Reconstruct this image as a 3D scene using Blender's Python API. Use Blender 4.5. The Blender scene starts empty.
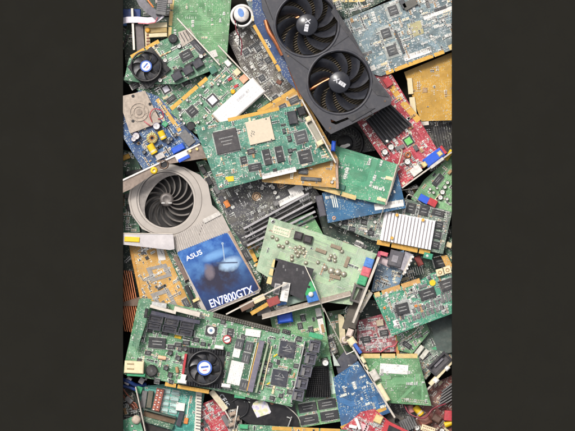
import bpy, bmesh, math, random
from mathutils import Vector, Matrix
from mathutils.geometry import tessellate_polygon
S = 0.0013            # metres per unit; every length below is in units of 1.3 mm
CAMH = 3.4            # camera height in metres
HALF = 164.5          # half width of the heap, in units
sc = bpy.context.scene
COL = sc.collection
rnd = random.Random(7)
D2R = math.radians

# ------------------------------------------------------------------ materials
def lin(h):
    if isinstance(h, str):
        h = h.lstrip('#'); v = [int(h[i:i+2], 16)/255 for i in (0, 2, 4)]
    else: v = h
    return tuple(c/12.92 if c <= .04045 else ((c+.055)/1.055)**2.4 for c in v) + (1,)
MATS = {}
class NT:
    def __init__(s, name):
        s.m = bpy.data.materials.new(name); s.m.use_nodes = True
        s.n = s.m.node_tree.nodes; s.l = s.m.node_tree.links
        s.b = s.n['Principled BSDF']
        tc = s.n.new('ShaderNodeTexCoord'); oi = s.n.new('ShaderNodeObjectInfo')
        mp = s.n.new('ShaderNodeVectorMath'); mp.operation = 'SCALE'; mp.inputs[3].default_value = 1/S
        s.l.new(tc.outputs['Object'], mp.inputs[0])
        r = s.n.new('ShaderNodeMath'); r.operation = 'MULTIPLY'; r.inputs[1].default_value = 900
        s.l.new(oi.outputs['Random'], r.inputs[0])
        cb = s.n.new('ShaderNodeCombineXYZ'); s.l.new(r.outputs[0], cb.inputs[0]); s.l.new(r.outputs[0], cb.inputs[1])
        a = s.n.new('ShaderNodeVectorMath'); s.l.new(mp.outputs[0], a.inputs[0]); s.l.new(cb.outputs[0], a.inputs[1])
        s.v = a.outputs[0]; s.raw = mp.outputs[0]
    def inp(s, sock, val):
        if hasattr(val, 'is_output'): s.l.new(val, sock)
        else: sock.default_value = val
    def noise(s, scale, detail=3, rough=.6, vec=None):
        t = s.n.new('ShaderNodeTexNoise'); t.inputs['Scale'].default_value = scale
        t.inputs['Detail'].default_value = detail; t.inputs['Roughness'].default_value = rough
        s.l.new(vec or s.v, t.inputs['Vector']); return t.outputs['Fac']
    def math(s, op, a, b=0., c=None):
        t = s.n.new('ShaderNodeMath'); t.operation = op; s.inp(t.inputs[0], a); s.inp(t.inputs[1], b)
        if c is not None: s.inp(t.inputs[2], c)
        return t.outputs[0]
    def ramp(s, f, lo, hi):
        t = s.n.new('ShaderNodeMapRange'); s.l.new(f, t.inputs[0]); t.inputs[1].default_value = lo; t.inputs[2].default_value = hi
        return t.outputs[0]
    def mix(s, f, a, b, blend='MIX'):
        t = s.n.new('ShaderNodeMix'); t.data_type = 'RGBA'; t.blend_type = blend
        s.inp(t.inputs[0], f); s.inp(t.inputs[6], a); s.inp(t.inputs[7], b); return t.outputs[2]
    def bump(s, h, strength=.3, dist=.3):
        t = s.n.new('ShaderNodeBump'); t.inputs['Strength'].default_value = strength; t.inputs['Distance'].default_value = dist*S
        s.l.new(h, t.inputs['Height']); s.l.new(t.outputs[0], s.b.inputs['Normal'])
def sc_col(c, k): return (min(c[0]*k, 1), min(c[1]*k, 1), min(c[2]*k, 1), 1)
def mat(name, hexc, rough=.5, metal=0., var=.22, dust=.25, bump=.12, spec=.5, nscale=.35, dustcol='9a9288'):
    if name in MATS: return MATS[name]
    t = NT(name); c = lin(hexc)
    n1 = t.noise(nscale, 4); n2 = t.noise(.05, 3)
    f = t.ramp(n1, .3, .7)
    col = t.mix(f, sc_col(c, 1-var), sc_col(c, 1+var))
    dn = t.math('MULTIPLY', t.ramp(t.noise(.12, 6, .75), .48, .72), dust)
    col = t.mix(dn, col, lin(dustcol))
    t.l.new(col, t.b.inputs['Base Color'])
    t.b.inputs['Metallic'].default_value = metal
    t.b.inputs['Specular IOR Level'].default_value = spec
    r = t.math('ADD', t.math('MULTIPLY', n2, .3), rough-.12); r2 = t.math('ADD', r, t.math('MULTIPLY', dn, .5))
    t.l.new(r2, t.b.inputs['Roughness'])
    if bump: t.bump(t.noise(1.3, 4), bump, .35)
    MATS[name] = t.m; return t.m
def desat(c, k):
    g = .3*c[0]+.59*c[1]+.11*c[2]; return tuple(min(1, max(.003, q+(g-q)*k)) for q in c[:3])+(1,)
def pcb(name, hexc, light=None, amount=.5, speck=.93, dust=.25, rough=.36, speckcol='c8ccc4'):
    """solder mask over copper: bundles of traces, vias, tinned pads and silk-screen ticks, and a film of dust"""
    if name in MATS: return MATS[name]
    t = NT(name); c = sc_col(desat(lin(hexc), .1), .86); li = desat(lin(light), -.05) if light else sc_col(c, 1.75); dust *= 1.05
    zone = t.noise(.055, 2); zone2 = t.noise(.09, 2, .5)
    base = t.mix(t.ramp(zone, .38, .62), sc_col(c, .78), sc_col(c, 1.12))
    def vor(metric, scale, feat='F1'):
        v = t.n.new('ShaderNodeTexVoronoi'); v.voronoi_dimensions = '2D'; v.distance = metric; v.feature = feat
        v.inputs['Scale'].default_value = scale; t.l.new(t.v, v.inputs['Vector']); return v.outputs['Distance']
    d1 = vor('MANHATTAN', .062); l1 = t.math('LESS_THAN', t.math('FRACT', t.math('MULTIPLY', d1, 9.)), .3)
    d2 = vor('CHEBYCHEV', .075); l2 = t.math('LESS_THAN', t.math('FRACT', t.math('MULTIPLY', d2, 7.)), .28)
    m = t.math('GREATER_THAN', zone2, .52); lines = t.math('ADD', t.math('MULTIPLY', l1, m), t.math('MULTIPLY', l2, t.math('SUBTRACT', 1., m)))
    lines = t.math('MULTIPLY', lines, t.math('GREATER_THAN', t.noise(.11, 1), .44))
    col = t.mix(t.math('MULTIPLY', lines, amount), base, li)
    # vias
    dv = vor('EUCLIDEAN', .42); vi = t.math('MULTIPLY', t.math('LESS_THAN', dv, .2), t.math('GREATER_THAN', zone, .5))
    col = t.mix(t.math('MULTIPLY', vi, .55), col, lin('b9bda8'))
    # little rectangles: pads and printing
    def cells(sx, sy, thr, seed):
        mp = t.n.new('ShaderNodeMapping'); mp.inputs['Scale'].default_value = (sx, sy, 0); mp.inputs['Location'].default_value = (seed, seed*.37, 0)
        t.l.new(t.v, mp.inputs['Vector'])
        fl = t.n.new('ShaderNodeVectorMath'); fl.operation = 'FLOOR'; t.l.new(mp.outputs[0], fl.inputs[0])
        fr = t.n.new('ShaderNodeVectorMath'); fr.operation = 'FRACTION'; t.l.new(mp.outputs[0], fr.inputs[0])
        sp = t.n.new('ShaderNodeSeparateXYZ'); t.l.new(fr.outputs[0], sp.inputs[0])
        ins = t.math('MULTIPLY', t.math('LESS_THAN', sp.outputs[0], .72), t.math('LESS_THAN', sp.outputs[1], .6))
        w = t.n.new('ShaderNodeTexWhiteNoise'); w.noise_dimensions = '2D'; t.l.new(fl.outputs[0], w.inputs[0])
        return t.math('MULTIPLY', t.math('GREATER_THAN', w.outputs[0], thr), ins)
    clus = t.ramp(t.noise(.14, 2), .42, .55)
    c1 = t.math('MULTIPLY', cells(.8, .45, speck, 3), clus); c2 = t.math('MULTIPLY', cells(.4, .9, speck+.02, 11), clus)
    sk = t.math('MAXIMUM', c1, c2)
    col = t.mix(t.math('MULTIPLY', sk, .85), col, lin(speckcol))
    col = t.mix(t.math('MULTIPLY', t.ramp(t.noise(.45, 5, .75), .5, .72), .3), col, lin('3a3630'))
    dn = t.math('MULTIPLY', t.ramp(t.noise(.07, 6, .7), .42, .75), dust)
    col = t.mix(dn, col, lin('aba594'))
    t.l.new(col, t.b.inputs['Base Color'])
    t.b.inputs['Specular IOR Level'].default_value = .45
    t.l.new(t.math('ADD', t.math('MULTIPLY', dn, .9), rough), t.b.inputs['Roughness'])
    t.bump(t.math('ADD', t.math('MULTIPLY', lines, .4), t.math('ADD', t.math('MULTIPLY', sk, .8), t.math('MULTIPLY', t.noise(1.5, 3), .3))), .35, .25)
    MATS[name] = t.m; return t.m
def printed(name, bg, ink, lines=.5, dens=.3, bar=False, thick=.3):
    """paper sticker with rows of print too small to read"""
    if name in MATS: return MATS[name]
    t = NT(name)
    sp = t.n.new('ShaderNodeSeparateXYZ'); t.l.new(t.raw, sp.inputs[0])
    def band(coord, f, thr): return t.math('LESS_THAN', t.math('FRACT', t.math('MULTIPLY', coord, f)), thr)
    if bar:
        w = t.n.new('ShaderNodeTexWhiteNoise'); w.noise_dimensions = '1D'
        t.l.new(t.math('FLOOR', t.math('MULTIPLY', sp.outputs[0], 3.3)), w.inputs['W']); ink_f = t.math('MULTIPLY', t.math('GREATER_THAN', w.outputs[0], .5), band(sp.outputs[1], .16, .5))
    else:
        w = t.n.new('ShaderNodeTexWhiteNoise'); w.noise_dimensions = '2D'
        cb = t.n.new('ShaderNodeCombineXYZ')
        t.l.new(t.math('FLOOR', t.math('MULTIPLY', sp.outputs[0], 1.6)), cb.inputs[0]); t.l.new(t.math('FLOOR', t.math('MULTIPLY', sp.outputs[1], lines)), cb.inputs[1])
        t.l.new(cb.outputs[0], w.inputs[0]); ink_f = t.math('MULTIPLY', t.math('GREATER_THAN', w.outputs[0], 1-dens), band(sp.outputs[1], lines, thick))
    col = t.mix(t.math('MULTIPLY', ink_f, .6), lin(bg), lin(ink))
    col = t.mix(t.math('MULTIPLY', t.ramp(t.noise(.15, 5, .7), .45, .75), .3), col, lin('a89f90'))
    t.l.new(col, t.b.inputs['Base Color']); t.b.inputs['Roughness'].default_value = .45
    t.bump(t.noise(.4, 3), .15, .3)
    MATS[name] = t.m; return t.m

BLK = mat('black_plastic', '1d1d20', .38, dust=.22); CHIP = mat('chip_epoxy', '2a2b2e', .42, dust=.2); CHIPG = mat('grey_chip_epoxy', '45474a', .45, dust=.25)
DARK = mat('dark_plastic', '15151a', .5, dust=.12); GREYP = mat('grey_plastic', '6a6969', .5); SLATE = mat('slate_plastic', '37373f', .42, dust=.2)
TIN = mat('tinned_metal', 'd8d7d2', .27, .85, dust=.12); STEEL = mat('zinc_steel', 'd6cdc0', .34, .7, var=.15, dust=.25, nscale=.15)
STEELD = mat('dark_steel', '6e5c50', .35, .8, dust=.2); GOLD = mat('gold_plating', 'd8a850', .4, .45, var=.12, dust=.15)
GOLDP = mat('pale_gold_plating', 'd9c28a', .45, .4, var=.12, dust=.2); COPPER = mat('copper', 'c98058', .35, .8, var=.2, dust=.15)
ALU = mat('aluminium', 'd6d2da', .4, .55, var=.06, dust=.15); WHITE = mat('white_plastic', 'dedad4', .5, dust=.2, var=.06); CREAM = mat('cream_plastic', 'd8c9a4', .5, var=.1)
SILK = mat('silkscreen_ink', 'd9ddd2', .6, var=.05, dust=.1, bump=0); TAN = mat('ceramic_tan', 'a8855c', .5); MARK = mat('chip_marking', '9a9a98', .6, bump=0, dust=.1)
YEL = mat('yellow_film', 'e3bb20', .35, dust=.1, var=.08); BLUE = mat('blue_connector', '2456c4', .4, dust=.1, var=.1); REDP = mat('red_plastic', 'b03038', .42, dust=.12)
GRNP = mat('green_plastic', '3f9a6c', .42, dust=.12); PINK = mat('pink_plastic', 'c4606a', .45, dust=.15); SKYB = mat('light_blue_plastic', '4c7cc0', .45, dust=.15)
LABEL = printed('sticker_print', 'dedad5', '8c8c92'); BARC = printed('barcode_print', 'e4e0da', '5a5a5a', bar=True)
BROWN = mat('brown_plastic', '7a4a38', .5); ORANGE = mat('orange_plastic', 'cf7a35', .45); COPPERWIRE = mat('wound_copper', 'a8643c', .4, .5)
RUBBER = mat('cable_grey', '68666c', .6); LILAC = mat('ribbon_white', 'd6cfd8', .5); NAVY = mat('navy_plastic', '1c3a78', .4); HOLO = None

# ------------------------------------------------------------------ mesh builder (units, local frame)
class MB:
    def __init__(s): s.v = []; s.f = []; s.m = []; s.mats = []; s.sm = []
    def mi(s, m):
        if m not in s.mats: s.mats.append(m)
        return s.mats.index(m)
    def add(s, vs, fs, m, smooth=False):
        o = len(s.v); s.v += vs; k = s.mi(m)
        for f in fs: s.f.append(tuple(i+o for i in f)); s.m.append(k); s.sm.append(smooth)
    def box(s, cx, cy, z, w, h, d, m, rot=0, bev=.0, side=None):
        c, q = math.cos(rot), math.sin(rot); w2, h2 = w/2, h/2
        b = min(bev, w2*.6, h2*.6, d*.6)
        P = lambda x, y, zz: (cx+x*c-y*q, cy+x*q+y*c, zz)
        lo = [P(-w2, -h2, z), P(w2, -h2, z), P(w2, h2, z), P(-w2, h2, z)]
        if b <= 0:
            hi = [P(-w2, -h2, z+d), P(w2, -h2, z+d), P(w2, h2, z+d), P(-w2, h2, z+d)]
            s.add(lo+hi, [(3, 2, 1, 0), (4, 5, 6, 7)]+[(i, (i+1) % 4, 4+(i+1) % 4, 4+i) for i in range(4)], m)
        else:
            mid = [P(-w2, -h2, z+d-b), P(w2, -h2, z+d-b), P(w2, h2, z+d-b), P(-w2, h2, z+d-b)]
            hi = [P(-w2+b, -h2+b, z+d), P(w2-b, -h2+b, z+d), P(w2-b, h2-b, z+d), P(-w2+b, h2-b, z+d)]
            s.add(lo+mid+hi, [(3, 2, 1, 0), (8, 9, 10, 11)]+[(i, (i+1) % 4, 4+(i+1) % 4, 4+i) for i in range(4)]+[(4+i, 4+(i+1) % 4, 8+(i+1) % 4, 8+i) for i in range(4)], m)
    def plate(s, outer, holes, z0, z1, m, side=None, bev=0):
        def area(p): return sum(p[i][0]*p[(i+1) % len(p)][1]-p[(i+1) % len(p)][0]*p[i][1] for i in range(len(p)))
        outer = list(outer)
        if area(outer) < 0: outer.reverse()
        hs = []
        for h in holes:
            h = list(h)
            if area(h) > 0: h.reverse()
            hs.append(h)
        loops = [outer]+hs
        tris = tessellate_polygon([[Vector((x, y, 0)) for x, y in l] for l in loops])
        flat = [p for l in loops for p in l]
        def ori(t):
            a, b, c = (flat[i] for i in t)
            return t if (b[0]-a[0])*(c[1]-a[1])-(b[1]-a[1])*(c[0]-a[0]) > 0 else (t[0], t[2], t[1])
        tris = [ori(t) for t in tris]
        s.add([(x, y, z1) for x, y in flat], tris, m)
        s.add([(x, y, z0) for x, y in flat], [(t[0], t[2], t[1]) for t in tris], side or m)
        for l in loops:
            n = len(l)
            s.add([(x, y, z0) for x, y in l]+[(x, y, z1) for x, y in l], [(i, (i+1) % n, n+(i+1) % n, n+i) for i in range(n)], side or m)
    def lathe(s, cx, cy, prof, m, n=20, a0=0, a1=2*math.pi, smooth=True, cap=True):
        full = abs(a1-a0-2*math.pi) < 1e-6; k = n if full else n+1
        vs = []
        for r, z in prof:
            for i in range(k):
                a = a0+(a1-a0)*i/n; vs.append((cx+r*math.cos(a), cy+r*math.sin(a), z))
        fs = []
        for j in range(len(prof)-1):
            for i in range(n):
                i2 = (i+1) % k; fs.append((j*k+i, j*k+i2, (j+1)*k+i2, (j+1)*k+i))
        s.add(vs, fs, m, smooth)
        if cap and full and prof[-1][0] > .01: s.add(vs[-k:], [tuple(range(k))], m)
    def cyl(s, cx, cy, z, r, d, m, n=16, bev=.0):
        p = [(r, z), (r, z+d-bev)]+([(r-bev, z+d)] if bev else []); s.lathe(cx, cy, p, m, n, smooth=False)
    def tube(s, pts, r, m, n=7):
        pts = [Vector(p) for p in pts]
        if len(pts) > 2:      # catmull-rom
            q = []; e = [pts[0]*2-pts[1]]+pts+[pts[-1]*2-pts[-2]]
            for i in range(1, len(e)-2):
                for j in range(6):
                    t = j/6; q.append(.5*((2*e[i])+(e[i+1]-e[i-1])*t+(2*e[i-1]-5*e[i]+4*e[i+1]-e[i+2])*t*t+(3*e[i]-e[i-1]-3*e[i+1]+e[i+2])*t**3))
            q.append(pts[-1]); pts = q
        vs = []; N = len(pts)
        for i, p in enumerate(pts):
            d = (pts[min(i+1, N-1)]-pts[max(i-1, 0)]).normalized()
            u = d.cross(Vector((0, 0, 1)))
            if u.length < .05: u = d.cross(Vector((1, 0, 0)))
            u.normalize(); w = u.cross(d)
            for j in range(n):
                a = 2*math.pi*j/n; vs.append(tuple(p+u*math.cos(a)*r+w*math.sin(a)*r))
        fs = [(i*n+j, i*n+(j+1) % n, (i+1)*n+(j+1) % n, (i+1)*n+j) for i in range(N-1) for j in range(n)]
        s.add(vs, fs, m, True); s.add(vs[:n], [tuple(range(n))[::-1]], m); s.add(vs[-n:], [tuple(range(n))], m)
    def ribbon(s, pts, w, th, m):
        """flat band through (x, y, z) points"""
        pts = [Vector(p) for p in pts]; N = len(pts); vs = []
        for i, p in enumerate(pts):
            d = (pts[min(i+1, N-1)]-pts[max(i-1, 0)]); d.z = 0; d.normalize(); u = Vector((-d.y, d.x, 0))*w/2
            for q, zz in ((p-u, 0), (p+u, 0), (p+u, th), (p-u, th)): vs.append((q.x, q.y, q.z+zz))
        fs = [(i*4+j, (i+1)*4+j, (i+1)*4+(j+1) % 4, i*4+(j+1) % 4) for i in range(N-1) for j in range(4)]
        s.add(vs, fs+[(0, 1, 2, 3), ((N-1)*4+3, (N-1)*4+2, (N-1)*4+1, (N-1)*4)], m)
    def text(s, txt, cx, cy, size, z, m, rot=0, sx=1., ext=.06, bold=0):
        cu = bpy.data.curves.new('lettering', 'FONT'); cu.body = txt; cu.size = size; cu.align_x = 'CENTER'; cu.align_y = 'CENTER'
        cu.resolution_u = 3; cu.offset = bold
        o = bpy.data.objects.new('lettering', cu); me = bpy.data.meshes.new_from_object(o)
        c, q = math.cos(rot), math.sin(rot)
        vs = [(cx+v.co.x*sx*c-v.co.y*q, cy+v.co.x*sx*q+v.co.y*c, z) for v in me.vertices]
        s.add(vs, [tuple(p.vertices) for p in me.polygons], m)
        bpy.data.objects.remove(o); bpy.data.meshes.remove(me); bpy.data.curves.remove(cu)
    def build(s, name, parent=None, label=None, kind=None):
        me = bpy.data.meshes.new(name)
        me.from_pydata([(x*S, y*S, z*S) for x, y, z in s.v], [], s.f)
        for m in s.mats: me.materials.append(m)
        me.polygons.foreach_set('material_index', s.m); me.polygons.foreach_set('use_smooth', s.sm)
        me.update()
        o = bpy.data.objects.new(name, me); COL.objects.link(o)
        if parent is not None: o.parent = parent
        if label: o['label'] = label
        if kind: o['kind'] = kind
        return o

# ------------------------------------------------------------------ things
def ground(px, py, z):
    """point of the place at height z (units) that the photograph shows at (px, py)"""
    k = (CAMH-z*S)/CAMH
    return Vector(((px-287.5)*S*k, (215.5-py)*S*k, z*S))
THINGS = []
class Thing:
    def __init__(s, name, label, cat, at, z, ang=0, tilt=(0, 0), group=None):
        """ang: direction of the local x axis in the photograph, degrees clockwise from right"""
        s.o = bpy.data.objects.new(name, None); COL.objects.link(s.o); s.o.empty_display_size = .01
        s.ang = ang; loc = ground(at[0], at[1], z)
        s.M = Matrix.Translation(loc) @ Matrix.Rotation(-D2R(ang), 4, 'Z') @ Matrix.Rotation(D2R(tilt[0]), 4, 'X') @ Matrix.Rotation(D2R(tilt[1]), 4, 'Y')
        s.o.matrix_world = s.M; s.I = s.M.inverted()
        s.o['label'] = label; s.o['category'] = cat
        if group: s.o['group'] = group
        s.top = 1.2; s.traces = []; THINGS.append(s); s.seed = len(THINGS); s.r = random.Random(s.seed*13+5)
    def L(s, px, py, h=None):
        h = s.top if h is None else h
        c = s.I @ Vector((0, 0, CAMH)); g = s.I @ ground(px, py, 0); d = g-c
        t = (h*S-c.z)/d.z; p = c+d*t
        return (p.x/S, p.y/S)
    def la(s, img): return -D2R(img-s.ang)     # image angle -> local rotation
    def Ls(s, pts, h=None): return [s.L(x, y, h) for x, y in pts]

def inside(p, poly, mg=0):
    x, y = p; c = False; n = len(poly)
    for i in range(n):
        x1, y1 = poly[i]; x2, y2 = poly[(i+1) % n]
        if (y1 > y) != (y2 > y) and x < (x2-x1)*(y-y1)/(y2-y1)+x1: c = not c
        if mg:
            dx, dy = x2-x1, y2-y1; L2 = dx*dx+dy*dy or 1; t = max(0, min(1, ((x-x1)*dx+(y-y1)*dy)/L2))
            if (x-x1-t*dx)**2+(y-y1-t*dy)**2 < mg*mg: return False
    return c
DIRS = [(math.cos(a*math.pi/4), math.sin(a*math.pi/4)) for a in range(8)]
def route(mb, poly, z, r, n, mtr, mvia, wl=.38, pitch=.95, kmax=8):
    occ = set(); xs = [p[0] for p in poly]; ys = [p[1] for p in poly]
    for _ in range(n):
        x, y = r.uniform(min(xs), max(xs)), r.uniform(min(ys), max(ys))
        d = r.choice([0, 2, 4, 6, 0, 2, 4, 6, 1, 3]); k = r.randint(1, kmax); path = [(x, y)]
        for sgm in range(r.randint(1, 4)):
            ln = r.uniform(4, 26); x += DIRS[d % 8][0]*ln; y += DIRS[d % 8][1]*ln; path.append((x, y)); d += r.choice((-1, 1))
        for j in range(k):
            off = (j-(k-1)/2)*pitch; pts = []
            for i, p in enumerate(path):
                a = path[max(i-1, 0)]; b = path[i]; c = path[min(i+1, len(path)-1)]
                def nrm(u, v):
                    dx, dy = v[0]-u[0], v[1]-u[1]; l = math.hypot(dx, dy) or 1; return (-dy/l, dx/l)
                n1 = nrm(a, b) if i else nrm(b, c); n2 = nrm(b, c) if i < len(path)-1 else n1
                mx, my = n1[0]+n2[0], n1[1]+n2[1]; q = 2/(mx*mx+my*my)
                pts.append((p[0]+mx*off*q, p[1]+my*off*q))
            pts[0] = (pts[0][0]+r.uniform(-.6, .6), pts[0][1]+r.uniform(-.6, .6)) if False else pts[0]
            cells = set(); ok = True
            for a, b in zip(pts, pts[1:]):
                ln = math.hypot(b[0]-a[0], b[1]-a[1]); m = max(1, int(ln/.4))
                for q in range(m+1):
                    p = (a[0]+(b[0]-a[0])*q/m, a[1]+(b[1]-a[1])*q/m)
                    ce = (int(p[0]/.6//1), int(p[1]/.6//1)); cells.add(ce)
                    if ce in occ or (q % 4 == 0 and not inside(p, poly, .8)): ok = False; break
                if not ok: break
            if not ok: continue
            occ |= cells
            for a, b in zip(pts, pts[1:]):
                dx, dy = b[0]-a[0], b[1]-a[1]; l = math.hypot(dx, dy) or 1; nx, ny = -dy/l*wl/2, dx/l*wl/2
                mb.add([(a[0]-nx, a[1]-ny, z), (b[0]-nx, b[1]-ny, z), (b[0]+nx, b[1]+ny, z), (a[0]+nx, a[1]+ny, z)], [(0, 1, 2, 3)], mtr)
            if r.random() < .7:
                for e in (pts[0], pts[-1]): mb.box(e[0], e[1], z-.02, .62, .62, .07, mvia, math.pi/4)
def smds(t, poly, n, name='small_components', body=None, dense=1.):
    """surface-mounted resistors, capacitors and printing too many to count"""
    if n <= 0: return
    r = t.r; mb = MB(); xs = [p[0] for p in poly]; ys = [p[1] for p in poly]; z = t.top
    bodies = body or [TAN, TAN, CHIP, CHIP, BLK, MATS['grey_plastic'], CREAM]
    cnt = 0; tries = 0
    while cnt < n and tries < n*6:
        tries += 1; x, y = r.uniform(min(xs), max(xs)), r.uniform(min(ys), max(ys))
        rot = r.choice((0, math.pi/2)); k = r.choice((1, 1, 2, 3, 4, 6)); b = r.choice(bodies); w = r.choice((1.5, 1.9, 2.4)); h = w*r.uniform(.5, .62)
        mode = r.random()
        for j in range(k):
            o = j*(h+r.choice((.5, .7))); px, py = (x, y+o) if rot == 0 else (x+o, y)
            if not inside((px, py), poly, 1.6): continue
            cnt += 1
            if mode < .72:
                mb.box(px, py, z, w*.6, h, .7, b, rot)
                c, q = math.cos(rot), math.sin(rot)
                for sg in (-1, 1): mb.box(px+sg*w*.42*c, py+sg*w*.42*q, z, w*.26, h+.06, .74, TIN, rot)
                if r.random() < .4: mb.box(px, py, z+.03, w+.9, h+.55, .05, SILK, rot)
            elif mode < .84:
                mb.box(px, py, z, w*.9, h*.35, .1, SILK, rot)
            elif mode < .93:
                mb.cyl(px, py, z, .55, .3, TIN, 8)
            else:
                mb.box(px, py, z, w*1.2, w, 1.1, b, rot, .15)
                for sg in (-1, 0, 1): mb.box(px+sg*.6, py, z, .35, w+1, .3, TIN, 0)
    if mb.f: mb.build(name, t.o, kind='stuff')
def board(name, label, cat, corners, z, m, ax=(0, 1), tilt=(0, 0), ang=None, traces=40, tm=None, comp=60, group=None, body=None, holes=(), edge=None, th=1.2, pn='circuit_board'):
    cx = sum(p[0] for p in corners)/len(corners); cy = sum(p[1] for p in corners)/len(corners)
    if ang is None:
        a, b = corners[ax[0]], corners[ax[1]]; ang = math.degrees(math.atan2(b[1]-a[1], b[0]-a[0]))
    t = Thing(name, label, cat, (cx, cy), z, ang, tilt, group); t.top = th
    poly = t.Ls(corners); t.poly = poly; mb = MB()
    hl = []
    for hx, hy in holes:
        x, y = t.L(hx, hy); hl.append([(x+1.2*math.cos(a*math.pi/5), y+1.2*math.sin(a*math.pi/5)) for a in range(10)])
    mb.plate(poly, hl, 0, th, m, edge)
    route(mb, poly, th+.04, t.r, traces, tm or MATS.get('trace_green'), MATS['tinned_metal'])
    for h in hl:
        cxx = sum(p[0] for p in h)/10; cyy = sum(p[1] for p in h)/10
        mb.lathe(cxx, cyy, [(2.1, th+.05), (2.1, th+.12), (1.25, th+.12)], TIN, 14, cap=False)
    mb.build(pn, t.o)
    smds(t, poly, int(comp*1.6), body=body)
    return t

# ------------------------------------------------------------------ parts
def chip(t, px, py, w, h, ht=2.2, pins='lr', m=None, rot=0, z=None, mark=2, name='chip', label=None, ia=None, top=None):
    z = t.top if z is None else z; x, y = t.L(px, py, z+ht); mb = MB(); m = m or CHIP
    if ia is not None: rot = t.la(ia)
    c, q = math.cos(rot), math.sin(rot); W = lambda u, v: (x+u*c-v*q, y+u*q+v*c)
    mb.box(x, y, z+.25, w, h, ht-.25, m, rot, .28)
    a, b = W(-w/2+1.1, h/2-1.1); mb.cyl(a, b, z+ht, .42, .03, CHIPG if m is CHIP else DARK, 8)
    if top: mb.box(x, y, z+ht, w*.72, h*.72, .25, top, rot, .1)
    elif mark:
        for i in range(mark):
            ln = w*t.r.uniform(.35, .62); yy = h*(.16-.3*i/max(1, mark-1)) if mark > 1 else 0; u = -ln/2
            while u < ln/2:
                s_ = t.r.uniform(.5, 1.2); a, b = W(u+s_/2, yy); mb.box(a, b, z+ht, s_, min(.9, h*.09), .03, MARK, rot); u += s_+.35
    ch = mb.build(name, t.o, label)
    if pins != 'none':
        mp = MB()
        def row(n, fx):
            for i in range(n): fx((i+.5)/n-.5)
        def pin(a, b, ww, hh): mp.box(a, b, z+.02, ww, hh, .35, TIN, rot)
        if pins in ('lr', 'all'):
            for i in range(max(3, int(h/.95))):
                v = ((i+.5)/max(3, int(h/.95))-.5)*h*.94
                for sg in (-1, 1): a, b = W(sg*(w/2+.55), v); pin(a, b, 1.3, .45)
        if pins in ('tb', 'all'):
            for i in range(max(3, int(w/.95))):
                v = ((i+.5)/max(3, int(w/.95))-.5)*w*.94
                for sg in (-1, 1): a, b = W(v, sg*(h/2+.55)); pin(a, b, .45, 1.3)
        mp.build('leads', ch)
    return ch
def box(t, px, py, w, h, ht, m, name='connector', rot=0, z=None, bev=.35, label=None, ia=None, parent=None):
    z = t.top if z is None else z; x, y = t.L(px, py, z+ht); mb = MB()
    if ia is not None: rot = t.la(ia)
    mb.box(x, y, z, w, h, ht, m, rot, bev); return mb.build(name, parent or t.o, label)
def ecap(t, px, py, r=3, ht=6, m=None, name='capacitor', topm=None):
    x, y = t.L(px, py, t.top+ht); mb = MB(); z = t.top
    mb.box(x, y, z, r*2.1, r*2.1, .6, DARK)
    mb.lathe(x, y, [(r, z+.6), (r, z+ht*.3), (r*.9, z+ht*.36), (r, z+ht*.42), (r, z+ht-.35), (r*.86, z+ht)], m or TIN, 18, cap=False)
    mb.lathe(x, y, [(r*.86, z+ht), (r*.8, z+ht-.12), (.0, z+ht-.1)], topm or WHITE, 18, cap=False)
    a = t.r.uniform(0, 3)
    for k in (0, math.pi/2): mb.box(x, y, z+ht-.14, r*1.2, .22, .1, GREYP, a+k)
    return mb.build(name, t.o)
def sticker(t, px, py, w, h, m=None, rot=0, z=None, name='sticker', ia=None, label=None, txt=None, tm=None, ts=3, parent=None, th=.15):
    z = (t.top+.25 if z is None else z); x, y = t.L(px, py, z+th); mb = MB()
    if ia is not None: rot = t.la(ia)
    o = bpy.data.objects.new(name, None)
    bpy.data.objects.remove(o)
    # the sticker keeps its own frame so its print runs along it
    mb.box(0, 0, 0, w, h, th, m or LABEL, 0, .04)
    if txt:
        for i, (tx, ox, oy, sz) in enumerate(txt): mb.text(tx, ox, oy, sz, th+.03, tm or DARK)
    ob = mb.build(name, parent or t.o, label); ob.location = (x*S, y*S, z*S); ob.rotation_euler = (0, 0, rot); return ob
def goldedge(t, p0, p1, w=4, gaps=(.22,), m=None, name='edge_connector', side=1, th=None, off=0, board_m=None):
    """tongue of plated contacts along the line p0-p1; w is its depth"""
    a = Vector(t.L(*p0)); b = Vector(t.L(*p1)); d = b-a; ln = d.length; rot = math.atan2(d.y, d.x); d.normalize(); m = m or GOLD
    mb = MB(); th = t.top if th is None else th
    segs = []; s0 = 0
    for g in gaps: segs.append((s0, g*ln-.7)); s0 = g*ln+.7
    segs.append((s0, ln))
    for u, v in segs:
        c = a+d*((u+v)/2); mb.box(c.x, c.y, off, v-u, w, th+.02, mat('contact_substrate', 'a8843c', .5), rot)
        n = int((v-u)/1.05)
        for i in range(n):
            q = a+d*(u+(i+.5)*(v-u)/n); mb.box(q.x, q.y, off+th+.0, .74*(v-u)/n, w*.9, .12, m, rot)
    return mb.build(name, t.o)
def bracket(t, p0, p1, w=1.6, up=9, dn=3, m=None, name='bracket', tabs=True, z=None, label=None):
    z = t.top if z is None else z
    a = Vector(t.L(p0[0], p0[1], z+up)); b = Vector(t.L(p1[0], p1[1], z+up)); d = b-a; rot = math.atan2(d.y, d.x); c = (a+b)/2
    mb = MB(); mb.box(c.x, c.y, z-dn, d.length, w, up+dn, m or STEEL, rot, .3)
    if tabs:
        d.normalize(); n = Vector((-d.y, d.x)); e = b-d*2.2
        for k in (.12, .5, .85):
            q = a.lerp(b, k); mb.cyl(q.x, q.y, z+up, .5, .15, TIN, 8)
    return mb.build(name, t.o, label)
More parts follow.
